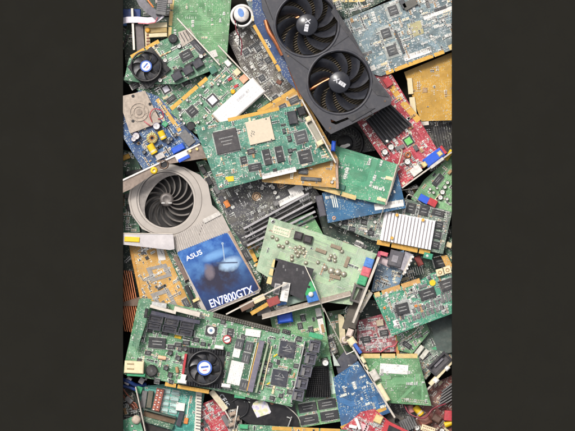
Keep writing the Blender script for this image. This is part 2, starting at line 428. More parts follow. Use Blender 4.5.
def rod(t, p0, p1, w, z, ht, m, name='rail', label=None, bev=.25):
    a = Vector(t.L(p0[0], p0[1], z+ht)); b = Vector(t.L(p1[0], p1[1], z+ht)); d = b-a; rot = math.atan2(d.y, d.x); c = (a+b)/2
    mb = MB(); mb.box(c.x, c.y, z, d.length, w, ht, m, rot, bev); return mb.build(name, t.o, label)
def poly(t, pts, z, ht, m, name='plate', label=None, side=None):
    mb = MB(); mb.plate(t.Ls(pts, z+ht), [], z, z+ht, m, side); return mb.build(name, t.o, label)
def sink(t, corners, n=10, ht=7, m=None, fin=.5, base=1.5, name='heatsink', along=0, grid=0, label=None):
    """finned block; corners (photo) a,b,c,d; fins run from edge ab to edge dc when along=0"""
    m = m or DARK; z = t.top; mb = MB()
    q = [Vector(p) for p in t.Ls(corners, z+ht)]
    if along: q = [q[1], q[2], q[3], q[0]]
    mb.plate([tuple(p) for p in q], [], z, z+base, m)
    for i in range(n):
        u0 = (i+.5-fin/2)/n; u1 = (i+.5+fin/2)/n
        a0 = q[0].lerp(q[1], u0); a1 = q[0].lerp(q[1], u1); b0 = q[3].lerp(q[2], u0); b1 = q[3].lerp(q[2], u1)
        k = grid or 1
        for j in range(k):
            v0 = (j+(.15 if grid else 0))/k; v1 = (j+1-(.15 if grid else 0))/k
            pts = [a0.lerp(b0, v0), a1.lerp(b1, v0), a1.lerp(b1, v1), a0.lerp(b0, v1)]
            mb.plate([tuple(p) for p in pts], [], z+base, z+ht, m)
    return mb.build(name, t.o, label)
def header(t, p0, p1, n, rows=2, pitch=1.6, m=None, ht=3.5, base=None, name='pin_header', w=None):
    a = Vector(t.L(p0[0], p0[1], t.top+ht)); b = Vector(t.L(p1[0], p1[1], t.top+ht)); d = b-a; rot = math.atan2(d.y, d.x); nn = Vector((-d.y, d.x)).normalized(); z = t.top
    mb = MB(); c = (a+b)/2; mb.box(c.x, c.y, z, d.length+1.2, w or rows*pitch+.6, 1.2, base or BLK, rot, .15)
    for i in range(n):
        for r_ in range(rows):
            q = a.lerp(b, (i+.5)/n)+nn*((r_-(rows-1)/2)*pitch); mb.box(q.x, q.y, z+1.2, .5, .5, ht-1.2, m or TIN, rot)
    return mb.build(name, t.o)
def slotc(t, px, py, w, h, ht, m, inner=None, name='socket', ia=None, rot=0, label=None, wall=1.2, z=None, fill=.45):
    """hollow connector: walls round a recessed floor"""
    z = t.top if z is None else z; x, y = t.L(px, py, z+ht); mb = MB()
    if ia is not None: rot = t.la(ia)
    c, q = math.cos(rot), math.sin(rot); W = lambda u, v: (x+u*c-v*q, y+u*q+v*c)
    w2, h2 = w/2, h/2; iw, ih = w2-wall, h2-wall
    mb.plate([W(-w2, -h2), W(w2, -h2), W(w2, h2), W(-w2, h2)], [[W(-iw, -ih), W(iw, -ih), W(iw, ih), W(-iw, ih)]], z, z+ht, m)
    mb.box(x, y, z, iw*2, ih*2, ht*fill, inner or DARK, rot)
    if fill > .6: mb.box(x, y, z+ht*fill, iw*1.5, ih*.5, ht*.12, m, rot, .2)
    return mb.build(name, t.o, label)
def blade_mesh(cx, cy, r0, r1, a0, chord, sweep, z, pitch, th, m, seg=7, cs=4, widen=1.0):
    mb = MB(); up = []; dn = []
    for i in range(seg+1):
        f = i/seg; r = r0+(r1-r0)*f
        for j in range(cs+1):
            g = j/cs; a = a0+sweep*f**1.2+chord*(1+(widen-1)*f)*(g-.5)
            zz = z+pitch*(g-.5)*(1-.25*f)+.35*math.sin(math.pi*g)
            up.append((cx+r*math.cos(a), cy+r*math.sin(a), zz)); dn.append((cx+r*math.cos(a), cy+r*math.sin(a), zz-th))
    k = cs+1; fs = [(i*k+j, (i+1)*k+j, (i+1)*k+j+1, i*k+j+1) for i in range(seg) for j in range(cs)]
    n = len(up); mb.add(up+dn, fs+[tuple(n+q for q in reversed(f)) for f in fs], m, True)
    rim = [i*k for i in range(seg+1)]+[seg*k+j for j in range(1, k)]+[i*k+cs for i in range(seg-1, -1, -1)]+[j for j in range(cs-1, 0, -1)]
    mb.add(up+dn, [(rim[i], rim[(i+1) % len(rim)], n+rim[(i+1) % len(rim)], n+rim[i]) for i in range(len(rim))], m)
    return mb
def small_fan(t, px, py, R, z0, ht=7, n=7, frame=None, hub=None, hubr=.4, sq=1.0, rot=0, badge=True, bm=None, ia=None, label=None):
    """box fan: square frame with a round opening, hub with a sticker and curved blades"""
    x, y = t.L(px, py, z0+ht); fr = frame or BLK
    if ia is not None: rot = t.la(ia)
    root = MB(); h = R*sq; c, q = math.cos(rot), math.sin(rot)
    W = lambda u, v: (x+u*c-v*q, y+u*q+v*c)
    cr = max(h, .01)*.14; outer = []
    for (sx, sy, s0) in ((1, 1, 0), (-1, 1, 1), (-1, -1, 2), (1, -1, 3)):
        for k in range(4):
            a = s0*math.pi/2+k*math.pi/6; outer.append(W(sx*(h-cr)+cr*math.cos(a), sy*(h-cr)+cr*math.sin(a)))
    if not sq: outer = [(x+R*.985*math.cos(i*2*math.pi/48), y+R*.985*math.sin(i*2*math.pi/48)) for i in range(48)]
    N = 44; hole = [(x+R*.9*math.cos(i*2*math.pi/N), y+R*.9*math.sin(i*2*math.pi/N)) for i in range(N)]
    root.plate(outer, [hole], z0, z0+ht, fr)
    root.lathe(x, y, [(R*.99, z0+ht), (R*.97, z0+ht+.5), (R*.9, z0+ht+.5), (R*.88, z0+ht-.6)], fr, 44, cap=False)
    for k in range(4):
        a = rot+math.pi/4+k*math.pi/2; u, v = x+h*1.18*math.cos(a), y+h*1.18*math.sin(a)
        if sq >= .98: root.cyl(u, v, z0+ht, 1.2, .25, TIN, 10)
    for k in range(4):
        a = rot+.4+k*math.pi/2; root.box(x+R*.5*math.cos(a), y+R*.5*math.sin(a), z0+.3, R*.85, 1.2, 1, fr, a)
    f = root.build('cooling_fan', t.o, label); hb = MB(); hr = R*hubr; top = z0+ht-.3
    hb.lathe(x, y, [(hr, z0+1.5), (hr, top-.7), (hr-.6, top), (0, top)], fr, 24, cap=False)
    H = hb.build('hub', f)
    if badge:
        mb = MB(); mb.cyl(x, y, top, hr*.92, .12, mat('blue_badge', '3a5fb4', .35, dust=.05), 28); mb.cyl(x, y, top+.12, hr*.72, .06, mat('badge_white', 'e4e6ea', .4, dust=.05), 28)
        mb.box(x, y+hr*.12, top+.18, hr*.95, hr*.22, .04, mat('blue_badge', '3a5fb4', .35), .35); mb.box(x+hr*.1, y-hr*.28, top+.18, hr*.5, hr*.12, .04, mat('badge_red', 'b04a5a', .4), .35)
        mb.build('badge', f)
    for k in range(n):
        b = blade_mesh(x, y, hr*.98, R*.86, k*2*math.pi/n, 2*math.pi/n*.62, .35, (z0+top)/2, ht*.45, .35, bm or mat('fan_blade', '3a3b40', .35, dust=.3), widen=1.05)
        b.build('blade', f)
    return f
# ================================================================== materials of the boards
def tr(name, h): return mat(name, h, .4, var=.08, dust=.2, bump=0)
G_TEAL = pcb('pcb_teal_green', '357f6a', '5f9f8a'); T_TEAL = tr('trace_teal', '6fa894')
G_MID = pcb('pcb_mid_green', '4a8463', '7fae8d'); T_MID = tr('trace_mid', '86b295')
G_PALE = pcb('pcb_pale_green', 'a0bb9a', 'bccfb0', .4, .96, .5, speckcol='b7b49c'); T_PALE = tr('trace_pale', 'b3d0a2')
G_LEAF = pcb('pcb_leaf_green', '6aa66c', '93c48d', .45, .95); T_LEAF = tr('trace_leaf', '8dc08a')
G_EMER = pcb('pcb_emerald', '479c74', '66b08c', .3, .985, .15); T_EMER = tr('trace_emerald', '5aa882')
G_LGT = pcb('pcb_light_green', '5f9a66', '86b888', .45, .965, .25); T_LGT = tr('trace_light', '7fb284')
G_DEEP = pcb('pcb_deep_green', '2c5f46', '4a8566', .5, .94); T_DEEP = tr('trace_deep', '4f8a6c')
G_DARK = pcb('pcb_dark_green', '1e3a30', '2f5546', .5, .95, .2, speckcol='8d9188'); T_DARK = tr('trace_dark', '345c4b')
G_GREY = pcb('pcb_dusty_green', '5d7568', '8a9c8e', .5, .88, .35); T_GREY = tr('trace_dusty', '8c9d90')
B_TEAL = pcb('pcb_slate_blue', '657d86', '95a6ac', .5, .84, .35, speckcol='c4c8cc'); T_SLATE = tr('trace_slate', '8ba4ae')
B_BLUE = pcb('pcb_navy_blue', '234f84', '4a78a8', .45, .92, .2); T_BLUE = tr('trace_navy', '42719f')
B_CYAN = pcb('pcb_plain_blue', '28648f', '316e99', .3, .9985, .12); T_CYAN = tr('trace_plain_blue', '33729c')
B_ROYAL = pcb('pcb_royal_blue', '235f94', '457fae', .4, .975, .15, speckcol='c8ccd6'); T_ROYAL = tr('trace_royal', '3f7bb2')
TQ = pcb('pcb_turquoise', '2f9486', '6fc0b2', .6, .96, .15); T_TQ = tr('trace_turquoise', '7cc4b6')
RED = pcb('pcb_red', 'b52238', 'cf5a68', .5, .86, .2, speckcol='d8bcbc'); T_RED = tr('trace_red', 'cf5e6c')
REDD = pcb('pcb_dusty_red', 'a34050', 'c27884', .5, .88, .3, speckcol='c9a9aa'); T_REDD = tr('trace_dusty_red', 'bf7280')
YLW = pcb('pcb_amber', 'd3a02a', 'ab8024', .6, .97, .06, speckcol='a87a28'); T_YLW = tr('trace_amber', 'b08426')
ORN = pcb('pcb_orange', 'dba544', 'b98a3c', .5, .93, .15, speckcol='9a8a78'); T_ORN = tr('trace_orange', 'b58a45')
K_BRD = pcb('pcb_black', '37363a', '55545a', .5, .93, .3, speckcol='8f9090'); T_BLK = tr('trace_black', '5c5b62')
K_GRA = pcb('pcb_grey_brown', '5a5450', '86807c', .6, .8, .4, speckcol='b0acaa'); T_GRA = tr('trace_grey', '8e8884')
FINK = mat('anodised_black', '1a1b22', .38, .3, dust=.15); FINW = mat('anodised_silver', 'e8e5e6', .4, .15, var=.04, dust=.12)
SHR = mat('shroud_plastic', '3b3b41', .42, dust=.12, var=.08); SHR2 = mat('shroud_plastic_dark', '2c2c31', .45, dust=.15)
BLOW = mat('blower_frame', 'b0a8a0', .38, .35, var=.08, dust=.3, nscale=.12); BLOWI = mat('blower_inner', '8a837e', .5, dust=.4)
BLADE = mat('blower_blade', '9a948f', .32, .15, dust=.25)

# ================================================================== setting
FLZ = 38; FX = HALF*(CAMH-FLZ*S)/CAMH     # invented trough: floor raised beside the heap so no shadow band falls on it
mb = MB(); FLM = mat('stand_in_floor', '201f1b', .95, var=.05, dust=.0, bump=.05, spec=.1, nscale=.02)
mb.plate([(-3000, -3000), (3000, -3000), (3000, 3000), (-3000, 3000)], [[(-FX, -330), (FX, -330), (FX, 330), (-FX, 330)]], FLZ-4, FLZ, FLM)
mb.box(0, 0, -4, 2*FX+40, 700, 3.9, FLM)
for sg in (-1, 1): mb.box(sg*(FX+12), 0, -.1, 6, 690, FLZ-4, FLM); mb.box(0, sg*338, -.1, 2*FX+18, 6, FLZ-4, FLM)
fl = mb.build('floor'); fl['kind'] = 'structure'  # made-up dark floor, stands in for the plain side bars

# ================================================================== deep layer: things seen through the gaps
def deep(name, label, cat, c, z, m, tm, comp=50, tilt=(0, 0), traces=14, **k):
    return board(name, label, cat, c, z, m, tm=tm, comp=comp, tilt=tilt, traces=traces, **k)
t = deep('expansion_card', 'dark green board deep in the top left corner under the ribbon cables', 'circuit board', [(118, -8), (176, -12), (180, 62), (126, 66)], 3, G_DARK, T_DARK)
for p in ((132, 20), (150, 50), (166, 12)): chip(t, *p, 11, 8)
t = deep('expansion_card', 'dusty grey brown board below the round white motor, left of the twin fan card', 'circuit board', [(226, 36), (262, 12), (303, 92), (262, 112)], 9, K_GRA, T_GRA, 260, traces=30, body=[CHIPG, GREYP, TIN, CHIP, MATS['tinned_metal']])
box(t, 252, 67, 3, 3, 1.5, WHITE, 'connector'); box(t, 279, 82, 4, 5, 3, BROWN, 'inductor', .4)
for p in ((258, 48), (268, 60), (262, 78), (246, 52), (276, 98)): chip(t, *p, 6, 6, 1.6, 'all', CHIPG)
t = deep('expansion_card', 'black bare board in the deep gap right of the small red card', 'circuit board', [(405, 118), (460, 112), (460, 165), (430, 172)], 3, K_GRA, T_GRA, 120)
sink(t, [(430, 128), (452, 122), (458, 150), (436, 156)], 9, 4, K_BRD)
t = deep('expansion_card', 'dark green board glimpsed under the silver heatsink card at the right', 'circuit board', [(398, 240), (456, 225), (458, 285), (392, 290)], 4, G_DARK, T_DARK, 90)
box(t, 419, 261, 6, 10, 7, mat('maroon_plastic', '8c3a34', .5), 'relay', .2); chip(t, 441, 262, 14, 10, 2, 'lr')
for k in range(9): box(t, 405+k*2.2, 273-k*.4, .8, 9, .8, TIN, 'pin', 0)
t = deep('expansion_card', 'grey green board with a broad dark cover plate at the right edge', 'circuit board', [(418, 318), (456, 300), (458, 360), (425, 362)], 8, G_GREY, T_GREY, 70)
poly(t, [(430, 322), (455, 312), (456, 352), (438, 355)], 3.5, .8, mat('slate_cover', '44504c', .45), 'cover_plate'); box(t, 434, 351, 8, 6, 3, GRNP, 'connector')
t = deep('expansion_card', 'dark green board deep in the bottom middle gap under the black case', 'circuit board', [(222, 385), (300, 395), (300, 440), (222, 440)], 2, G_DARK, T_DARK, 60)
t = deep('expansion_card', 'olive green board in the gap between the bent wire and the dusty connector block', 'circuit board', [(326, 312), (352, 308), (362, 352), (330, 362)], 5, mat('olive_pcb', '3d5537', .5), T_DEEP, 30)
rod(t, (341, 314), (343, 343), 6, 1.2, 5, CREAM, 'slot_connector')
t = deep('expansion_card', 'dark brown board in the deep gap right of the black card with pale contacts', 'circuit board', [(348, 300), (388, 300), (392, 345), (352, 350)], 2, G_DARK, T_DARK, 70)
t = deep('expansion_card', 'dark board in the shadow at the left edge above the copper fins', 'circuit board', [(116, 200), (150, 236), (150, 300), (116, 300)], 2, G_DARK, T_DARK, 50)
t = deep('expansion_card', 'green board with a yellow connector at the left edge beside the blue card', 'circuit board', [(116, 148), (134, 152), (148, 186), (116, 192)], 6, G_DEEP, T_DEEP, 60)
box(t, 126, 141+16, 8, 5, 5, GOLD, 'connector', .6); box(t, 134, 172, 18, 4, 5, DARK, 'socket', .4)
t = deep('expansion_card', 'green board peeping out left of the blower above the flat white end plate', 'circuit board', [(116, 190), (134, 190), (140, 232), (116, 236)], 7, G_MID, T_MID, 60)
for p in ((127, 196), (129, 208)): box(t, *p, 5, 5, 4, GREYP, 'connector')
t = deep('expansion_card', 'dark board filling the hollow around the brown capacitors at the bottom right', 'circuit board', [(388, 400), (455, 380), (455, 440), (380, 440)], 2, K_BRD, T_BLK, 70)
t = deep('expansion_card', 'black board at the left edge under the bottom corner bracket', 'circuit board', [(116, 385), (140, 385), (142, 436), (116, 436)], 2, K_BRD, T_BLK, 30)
t = deep('cooler', 'round black blower in the gap between the twin fan card and emerald board', 'cooler', [(322, 118), (366, 112), (378, 150), (330, 158)], 6, K_BRD, T_BLK, 0, traces=2)
x, y = t.L(345, 143, 8)
mb = MB(); mb.lathe(x, y, [(19, 1.2), (19, 8), (17.6, 9), (16, 8)], DARK, 40, cap=False); mb.lathe(x, y, [(8, 2), (8, 8), (7, 8.6), (0, 8.6)], BLK, 24, cap=False); mb.build('blower_ring', t.o)
for k in range(26):
    blade_mesh(x, y, 11, 16.4, k*2*math.pi/26, .05, .3, 6, 1, .3, DARK, 3, 2).build('blade', t.o)
t = Thing('foam_scrap', 'white torn scrap of foam lying on the black blower beside the emerald board', 'foam', (345, 146), 31, -15)
mb = MB(); mb.plate([(-5, -1.5), (-2, -2.3), (2, -1.6), (5, -1), (5.4, .8), (3, 1.8), (0, 1.4), (-3, 1.9), (-5.4, .6)], [], 0, 1.6, WHITE); o = mb.build('foam_piece', t.o)
t = deep('expansion_card', 'dark green board under the pale board in the middle, seen at its left corner', 'circuit board', [(252, 250), (292, 262), (290, 316), (246, 312)], 5, G_DARK, T_DARK, 60)
t = deep('expansion_card', 'very dark green board with one small square sticker above the pale board', 'circuit board', [(316, 208), (384, 236), (376, 256), (326, 242)], 9, G_DARK, T_DARK, 26)
sticker(t, 359, 244, 8, 6, WHITE, ia=25, txt=(('K', 0, 0, 5),))

# ================================================================== top left
t = Thing('ribbon_cable', 'white and grey ribbon cables with a red edge in the top left corner', 'cable', (150, 15), 26, 0)
mb = MB(); mb.ribbon([t.L(x, y, 0)+(z,) for x, y, z in ((116, 22, 2), (128, 20, 4), (138, 20, 6), (148, 21, 7), (156, 20, 8), (163, 15, 9))], 6, .8, LILAC); mb.build('ribbon', t.o)
mb = MB(); mb.ribbon([t.L(x, y, 0)+(z,) for x, y, z in ((138, -6, 6), (143, 4, 8), (149, 10, 9), (156, 15, 9), (160, 19, 9))], 8, .8, RUBBER); mb.build('ribbon', t.o)
mb = MB(); mb.ribbon([t.L(x, y, 0)+(z,) for x, y, z in ((138.5, 23.6, 7.2), (148, 24.2, 8), (155.6, 23, 9.2), (158, 18, 9.8))], .8, .8, PINK); mb.build('marker_stripe', t.o)
mb = MB(); mb.tube([t.L(x, y, 0)+(z,) for x, y, z in ((146, -3, 10), (150, 3, 11), (154, 8, 10))], .9, mat('orange_wire', 'e08a50', .4)); mb.build('wire', t.o)
t = Thing('ribbon_plug', 'grey flat ribbon cable plug beside the pale gold slot at the top left', 'plug', (161, 6), 36, 8)
mb = MB(); mb.box(*t.L(162, 7, 0), 0, 10, 16, 4, GREYP, 0, .6)
for k in range(6): mb.box(*t.L(162, 1+k*2, 0), 4, 9, .6, .25, SLATE)
mb.build('plug_body', t.o); mb = MB(); mb.box(*t.L(164, 0, 0), -1, 17, 7, 4, mat('dusty_plug', '9c928c', .6), .1, .6); mb.build('strain_relief', t.o)
t = Thing('drive_cable_block', 'navy blue connector block at the left end of the white ribbon cable', 'connector', (128, 14), 14, 0)
mb = MB(); mb.box(*t.L(130, 14, 0), 0, 22, 9, 8, NAVY, 0, .6); mb.box(*t.L(124, 24, 0), 0, 6, 4, 8, SKYB, 0, .4); mb.build('block', t.o)
mb = MB(); mb.box(*t.L(141, 3, 0), 8, 3, 8, 5, REDP, .1, .5); mb.box(*t.L(142.5, 6, 0), 8, 3, 4, 5.4, WHITE, .1, .5); mb.build('latch', t.o)
t = deep('expansion_card', 'green board corner at the left edge below the navy connector', 'circuit board', [(118, 26), (130, 30), (128, 44), (118, 56)], 8, G_DEEP, T_DEEP, 20)
t = Thing('slot_card', 'grey slot cover standing beside a thin metal strip at the top left', 'slot', (137, 33), 16, 85)
rod(t, (132, 8), (134, 50), 2.4, 0, 14, STEEL, 'metal_strip'); rod(t, (139, 24), (141, 52), 8, 0, 10, mat('slot_grey', '6a6262', .5), 'slot_body')
t = Thing('slot_card', 'cream stepped slot block with an orange capacitor at the top left', 'slot', (158, 30), 18, -3)
for k, (yy, hh, zz) in enumerate(((25, 5, 8), (30, 5, 7), (35, 4, 8))): box(t, 158, yy, 18, hh, zz, CREAM if k != 1 else mat('slot_brown', 'a8905c', .55), 'slot_body', z=0)
rod(t, (147, 26), (148, 50), 5, 0, 6, CREAM, 'slot_rail')
mb = MB(); mb.cyl(*t.L(147.5, 30, 10), 6, 2.4, 4, mat('amber_drop', 'e8a620', .3), 14, .8); mb.build('capacitor', t.o)
for k in range(5): box(t, 148, 35+k*3, 3, 1.6, 1, BROWN, 'contact', z=6, bev=.1)

# light green bare board at the top
t = board('bare_board', 'large bare light green board at the top, left of the white motor', 'circuit board', [(175, -10), (232, -10), (226, 70), (196, 68), (168, 42)], 20, G_LGT, tm=T_LGT, traces=130, comp=30, ax=(0, 1), tilt=(1, 0), body=[TIN, CREAM])
goldedge(t, (173, -6), (169, 40), 3.6, (.35, .7), GOLDP); sticker(t, 213, 54, 7, 8, LABEL, ia=70)
mb = MB()
for (x0, y0, x1, y1) in ((202, 20, 222, 42),):
    for i in range(11):
        a = t.L(x0+i*2, y0); b = t.L(x0+i*2, y1); mb.box((a[0]+b[0])/2, (a[1]+b[1])/2, t.top+.02, .25, abs(a[1]-b[1]), .06, T_LEAF)
        a = t.L(x0, y0+i*2.2); b = t.L(x1, y0+i*2.2); mb.box((a[0]+b[0])/2, (a[1]+b[1])/2, t.top+.05, abs(a[0]-b[0]), .25, .06, T_LEAF)
mb.build('ground_grid', t.o, kind='stuff')

# M2 : green board under the fan card
t = board('expansion_card', 'green board with a silver lidded square chip just below the small black fan', 'circuit board', [(120, 78), (160, 66), (208, 76), (172, 112), (146, 96)], 24, G_MID, tm=T_MID, traces=40, comp=120, ang=-30)
chip(t, 166, 89, 8, 8, 2, 'all', top=ALU); ecap(t, 151, 85, 3.2, 5); chip(t, 171, 99, 10, 5, 2.4, 'tb', ia=-38); chip(t, 131, 76, 11, 6, 3, 'tb'); chip(t, 135, 85, 8, 7, 2.4); chip(t, 186, 82, 8, 6)
# K : fan card
t = board('expansion_card', 'green card with a small black fan and three dark blocks, upper left', 'circuit board', [(129, 58), (158, 42), (189, 29), (220, 67), (178, 84), (150, 84), (124, 80)], 36, G_MID, tm=T_MID, traces=60, comp=170, ang=-30)
goldedge(t, (131, 57), (159, 41), 4, (.5,), GOLD)
box(t, 149, 68, 31, 30, 3.2, BLK, 'heatsink_base', ia=-40)
for k in range(9): rod(t, (157-k*2.4+8, 62+k*2+9), (157-k*2.4+2.5, 62+k*2+2.5), .9, 4.4, 2.4, FINK, 'heatsink_fin')
small_fan(t, 146, 66, 15.6, 4.6, 6, 7, ia=-38, sq=0)
chip(t, 186, 55, 12, 9, 2.4, 'tb', ia=-28)
for p in ((177, 76), (188, 70), (198, 63.5)): box(t, *p, 10, 8, 5, SLATE, 'relay', ia=-30, bev=.8); box(t, p[0]+1, p[1]-5.5, 10, 3, 3.4, BLK, 'relay_socket', ia=-30)
mb = MB(); x, y = t.L(173, 38.5, 6); mb.cyl(x, y, t.top, 4.6, 5.2, BLK, 24, .8); mb.cyl(x, y, t.top+5.2, 1, .05, CHIPG, 10); mb.build('buzzer', t.o)
poly(t, [(178, 32), (190, 28), (196, 38), (182, 47)], t.top, 1.4, mat('nickel_plate', 'a89e94', .45, .5), 'shield')
for k in range(4): rod(t, (180+k*3, 33-k), (185+k*3, 42-k*1.2), .7, t.top+1.4, .5, CHIPG, 'slit')
for p in ((201, 56), (165, 60), (160, 80), (179, 46)): ecap(t, *p, 2.1, 4)
chip(t, 198, 47, 16, 6, 2.5, 'tb', SLATE, ia=48)
bracket(t, (177, 18), (220, 65), 1.6, 10, 2, STEEL); box(t, 213, 70, 7, 7, 6, mat('terminal_teal', '2f6a58', .45), 'terminal', ia=-30)
for k in range(5): box(t, 160+k*2.4, 56-k*1.1, 1.4, 3.4, 1.2, (CREAM, TAN)[k % 2], 'resistor', ia=60)
# N : card with the white drive battery
t = board('expansion_card', 'green card under the white battery pack, with gold contacts on its upper left edge', 'circuit board', [(170, 112), (208, 77), (226, 57), (272, 100), (232, 128), (196, 134)], 38, G_MID, tm=T_MID, traces=70, comp=220, ax=(0, 1))
goldedge(t, (171, 109), (207, 78), 4, (.3, .75), GOLD)
chip(t, 192, 111, 9, 9, 2.2, 'all', ia=-42); chip(t, 212.5, 100, 10, 10, 2.4, 'all', ia=-42, top=ALU)
mb = MB(); x, y = t.L(191, 126, 5); mb.cyl(x, y, t.top, 4.4, 4, BLK, 20, .8); mb.build('buzzer', t.o)
for p in ((181, 119), (180, 115), (201, 103), (218, 84), (200, 95), (204, 117), (198, 122), (207, 123), (220, 81), (203, 86), (187, 100), (184, 123)): ecap(t, *p, 1.4, 3)
box(t, 228, 63, 6, 5, 2.6, WHITE, 'connector', ia=48); box(t, 237, 72, 6, 6, 5, CREAM, 'jack', ia=-42); box(t, 244, 78.5, 8, 7, 5, mat('peach_plastic', 'dca080', .5), 'jack', ia=-42)
box(t, 230, 79, 4.4, 2.6, 1.6, REDP, 'diode', ia=-30); box(t, 236, 86, 4.4, 2.6, 1.6, REDP, 'diode', ia=-30)
mb = MB(); mb.cyl(*t.L(233, 91.5, 4), t.top, 2.3, 3.4, mat('amber_drop', 'e8a620', .3), 14, .8); mb.build('capacitor', t.o)
bracket(t, (218, 45), (271, 101), 1.5, 9, 2, STEEL)
t = Thing('battery_pack', 'white plastic pack with a printed label lying on the green card above the centre', 'battery pack', (239, 103), 44, -42)
mb = MB(); mb.box(0, 0, 0, 54, 19, 6.5, WHITE, 0, 1.2); mb.build('case', t.o)
sticker(t, 241, 102, 44, 14, printed('faint_print', 'dedbd8', 'a8a8ae', .35, .22, False, .25), 0, 6.5, 'sticker', txt=(('D8800  R7', 6, 3.2, 3.6),), tm=mat('grey_ink', '8a8a92', .6))
# O : blue card with grey cooler
t = board('graphics_card', 'blue card with a dusty grey cooler plate and yellow capacitors, left edge', 'graphics card', [(112, 104), (141, 90), (158, 96), (201, 142), (144, 171), (112, 120)], 34, B_BLUE, tm=T_BLUE, traces=50, comp=170, ang=57)
goldedge(t, (157, 99), (180, 131), 4, (.2,), GOLD)
mb = MB(); cz = 5; mb.plate(t.Ls([(118, 97), (145, 90.5), (161, 122), (130, 133.5)], cz), [], 1.2, cz, mat('dusty_cooler', 'a89a8c', .6, dust=.35)); x, y = t.L(139, 112, cz)
for r_ in (6, 9.4): mb.lathe(x, y, [(r_, cz), (r_, cz+.6), (r_-1, cz+.6), (r_-1, cz)], mat('dusty_cooler', 'a89a8c', .6), 30, cap=False)
for k in range(7):
    a = k*.9; mb.box(x+7.6*math.cos(a), y+7.6*math.sin(a), cz, 6, .6, .5, mat('dusty_cooler', 'a89a8c', .6), a+.6)
mb.cyl(x, y, cz, 3, .8, mat('cooler_hub', '8f8276', .6), 18, .3)
for p in ((133, 121), (133, 96), (150, 104)): mb.cyl(*t.L(*p, cz), cz, 1.5, .4, DARK, 12)
mb.build('cooler_plate', t.o)
mb = MB(); mb.tube([t.L(x, y, 6)+(z,) for x, y, z in ((152, 122, 6), (150, 115, 8), (154, 109, 8), (162, 111, 8), (163, 118, 7), (158, 119, 6))], .5, REDP); mb.build('wire', t.o)
mb = MB(); mb.tube([t.L(x, y, 6)+(z,) for x, y, z in ((144, 121, 6), (148, 124, 7), (151, 126, 4))], .5, PINK); mb.build('wire', t.o)
for p, r_ in (((136, 136), 3.6), ((156.5, 126), 3.6), ((133.6, 139), 2.6)): ecap(t, *p, r_, 8, mat('violet_can', '6a6480', .4), topm=mat('can_top', 'cfc8c8', .4))
def drum(t, px, py, r, L_, ia, m, name='capacitor', m2=None):
    x, y = t.L(px, py, t.top+r*2); a = t.la(ia); d = Vector((math.cos(a), math.sin(a), 0)); c = Vector((x, y, t.top+r)); mb = MB()
    u = Vector((-d.y, d.x, 0)); n = 16; prof = [(-L_/2, 0), (-L_/2, r*.82), (-L_/2+.5, r), (L_/2-.5, r), (L_/2, r*.82), (L_/2, 0)]; vs = []
    for q, rr in prof:
        for i in range(n):
            b = 2*math.pi*i/n; vs.append(tuple(c+d*q+u*(rr*math.cos(b))+Vector((0, 0, rr*math.sin(b)))))
    mb.add(vs, [(j*n+i, j*n+(i+1) % n, (j+1)*n+(i+1) % n, (j+1)*n+i) for j in range(5) for i in range(n)], m, False)
    if m2: mb.add([tuple(Vector(v)*1.0) for v in [tuple(c+d*q+u*((r+.06)*math.cos(b))+Vector((0, 0, (r+.06)*math.sin(b)))) for q in (L_*.12, L_*.3) for b in [2*math.pi*i/n for i in range(n)]]], [(i, (i+1) % n, n+(i+1) % n, n+i) for i in range(n)], m2)
    return mb.build(name, t.o)
drum(t, 162, 135, 3.2, 9, 65, YEL, m2=CREAM); drum(t, 152, 149, 3.6, 10.5, 60, YEL, m2=CREAM)
mb = MB(); x, y = t.L(152, 138, 6)
prof = [(3.6+2*math.cos(a), t.top+2.4+2*math.sin(a)) for a in [i*math.pi/5 for i in range(11)]]; mb.lathe(x, y, prof, mat('toroid_green', 'b4bf7c', .45), 26, cap=False)
for k in range(14):
    a = k*2*math.pi/14; mb.box(x+3.6*math.cos(a), y+3.6*math.sin(a), t.top+4.3, 4.2, .5, .5, COPPERWIRE, a)
mb.build('coil', t.o)
for p in ((171, 139), (175, 135), (168, 142), (144, 152)): ecap(t, *p, 1.8, 5, SLATE, topm=GREYP)
box(t, 160, 156, 9, 6, 3, mat('silver_can', 'b9b4b0', .4, .4), 'crystal', ia=-25)
box(t, 178, 148.5, 13, 6, 7, BLUE, 'video_socket', ia=-27, bev=.8)
box(t, 187, 138, 16, 9, 1.4, GREYP, 'parts_cluster', ia=50); chip(t, 165, 124, 5, 5, 4, 'none', GRNP, ia=40)
po = poly(t, [(122, 181), (200, 144), (210, 152), (207, 158), (168, 164), (131, 189), (120, 194)], 7.5, 1.2, mat('bracket_face', '94857a', .3, .8, dust=.2), 'bracket')
rod(t, (122, 180.5), (200, 144), 1.7, 8.2, 2.4, mat('bracket_rim', 'e4dcd4', .4, .3, dust=.1), 'bracket_rim')
box(t, 182, 156.2, 13, 6, 3, WHITE, 'video_shell', ia=-27, z=8.7, bev=1); box(t, 184, 158.5, 12, 3.4, 3.4, BLUE, 'video_face', ia=-27, z=8.7)
x, y = t.L(164, 164.5, 11)
mb = MB(); mb.lathe(x, y, [(4.8, 8.7), (4.8, 10.6), (3.4, 11), (3.2, 9)], STEELD, 24, cap=False); mb.cyl(x, y, 8.7, 3.2, .3, DARK, 20); mb.build('round_socket', t.o)
x, y = t.L(154, 170.5, 11); mb = MB(); mb.lathe(x, y, [(3.6, 8.7), (3.6, 10.4), (2.6, 11.6), (1.4, 11.8), (1.2, 10)], YEL, 20, cap=False); mb.cyl(x, y, 8.7, 1.2, 1.4, WHITE, 12); mb.build('video_jack', t.o)
for p in ((190, 151), (197, 149)): mb = MB(); mb.cyl(*t.L(*p, 9), 8.7, 1.7, 2.6, GOLDP, 6, .3); mb.build('screw_post', t.o)

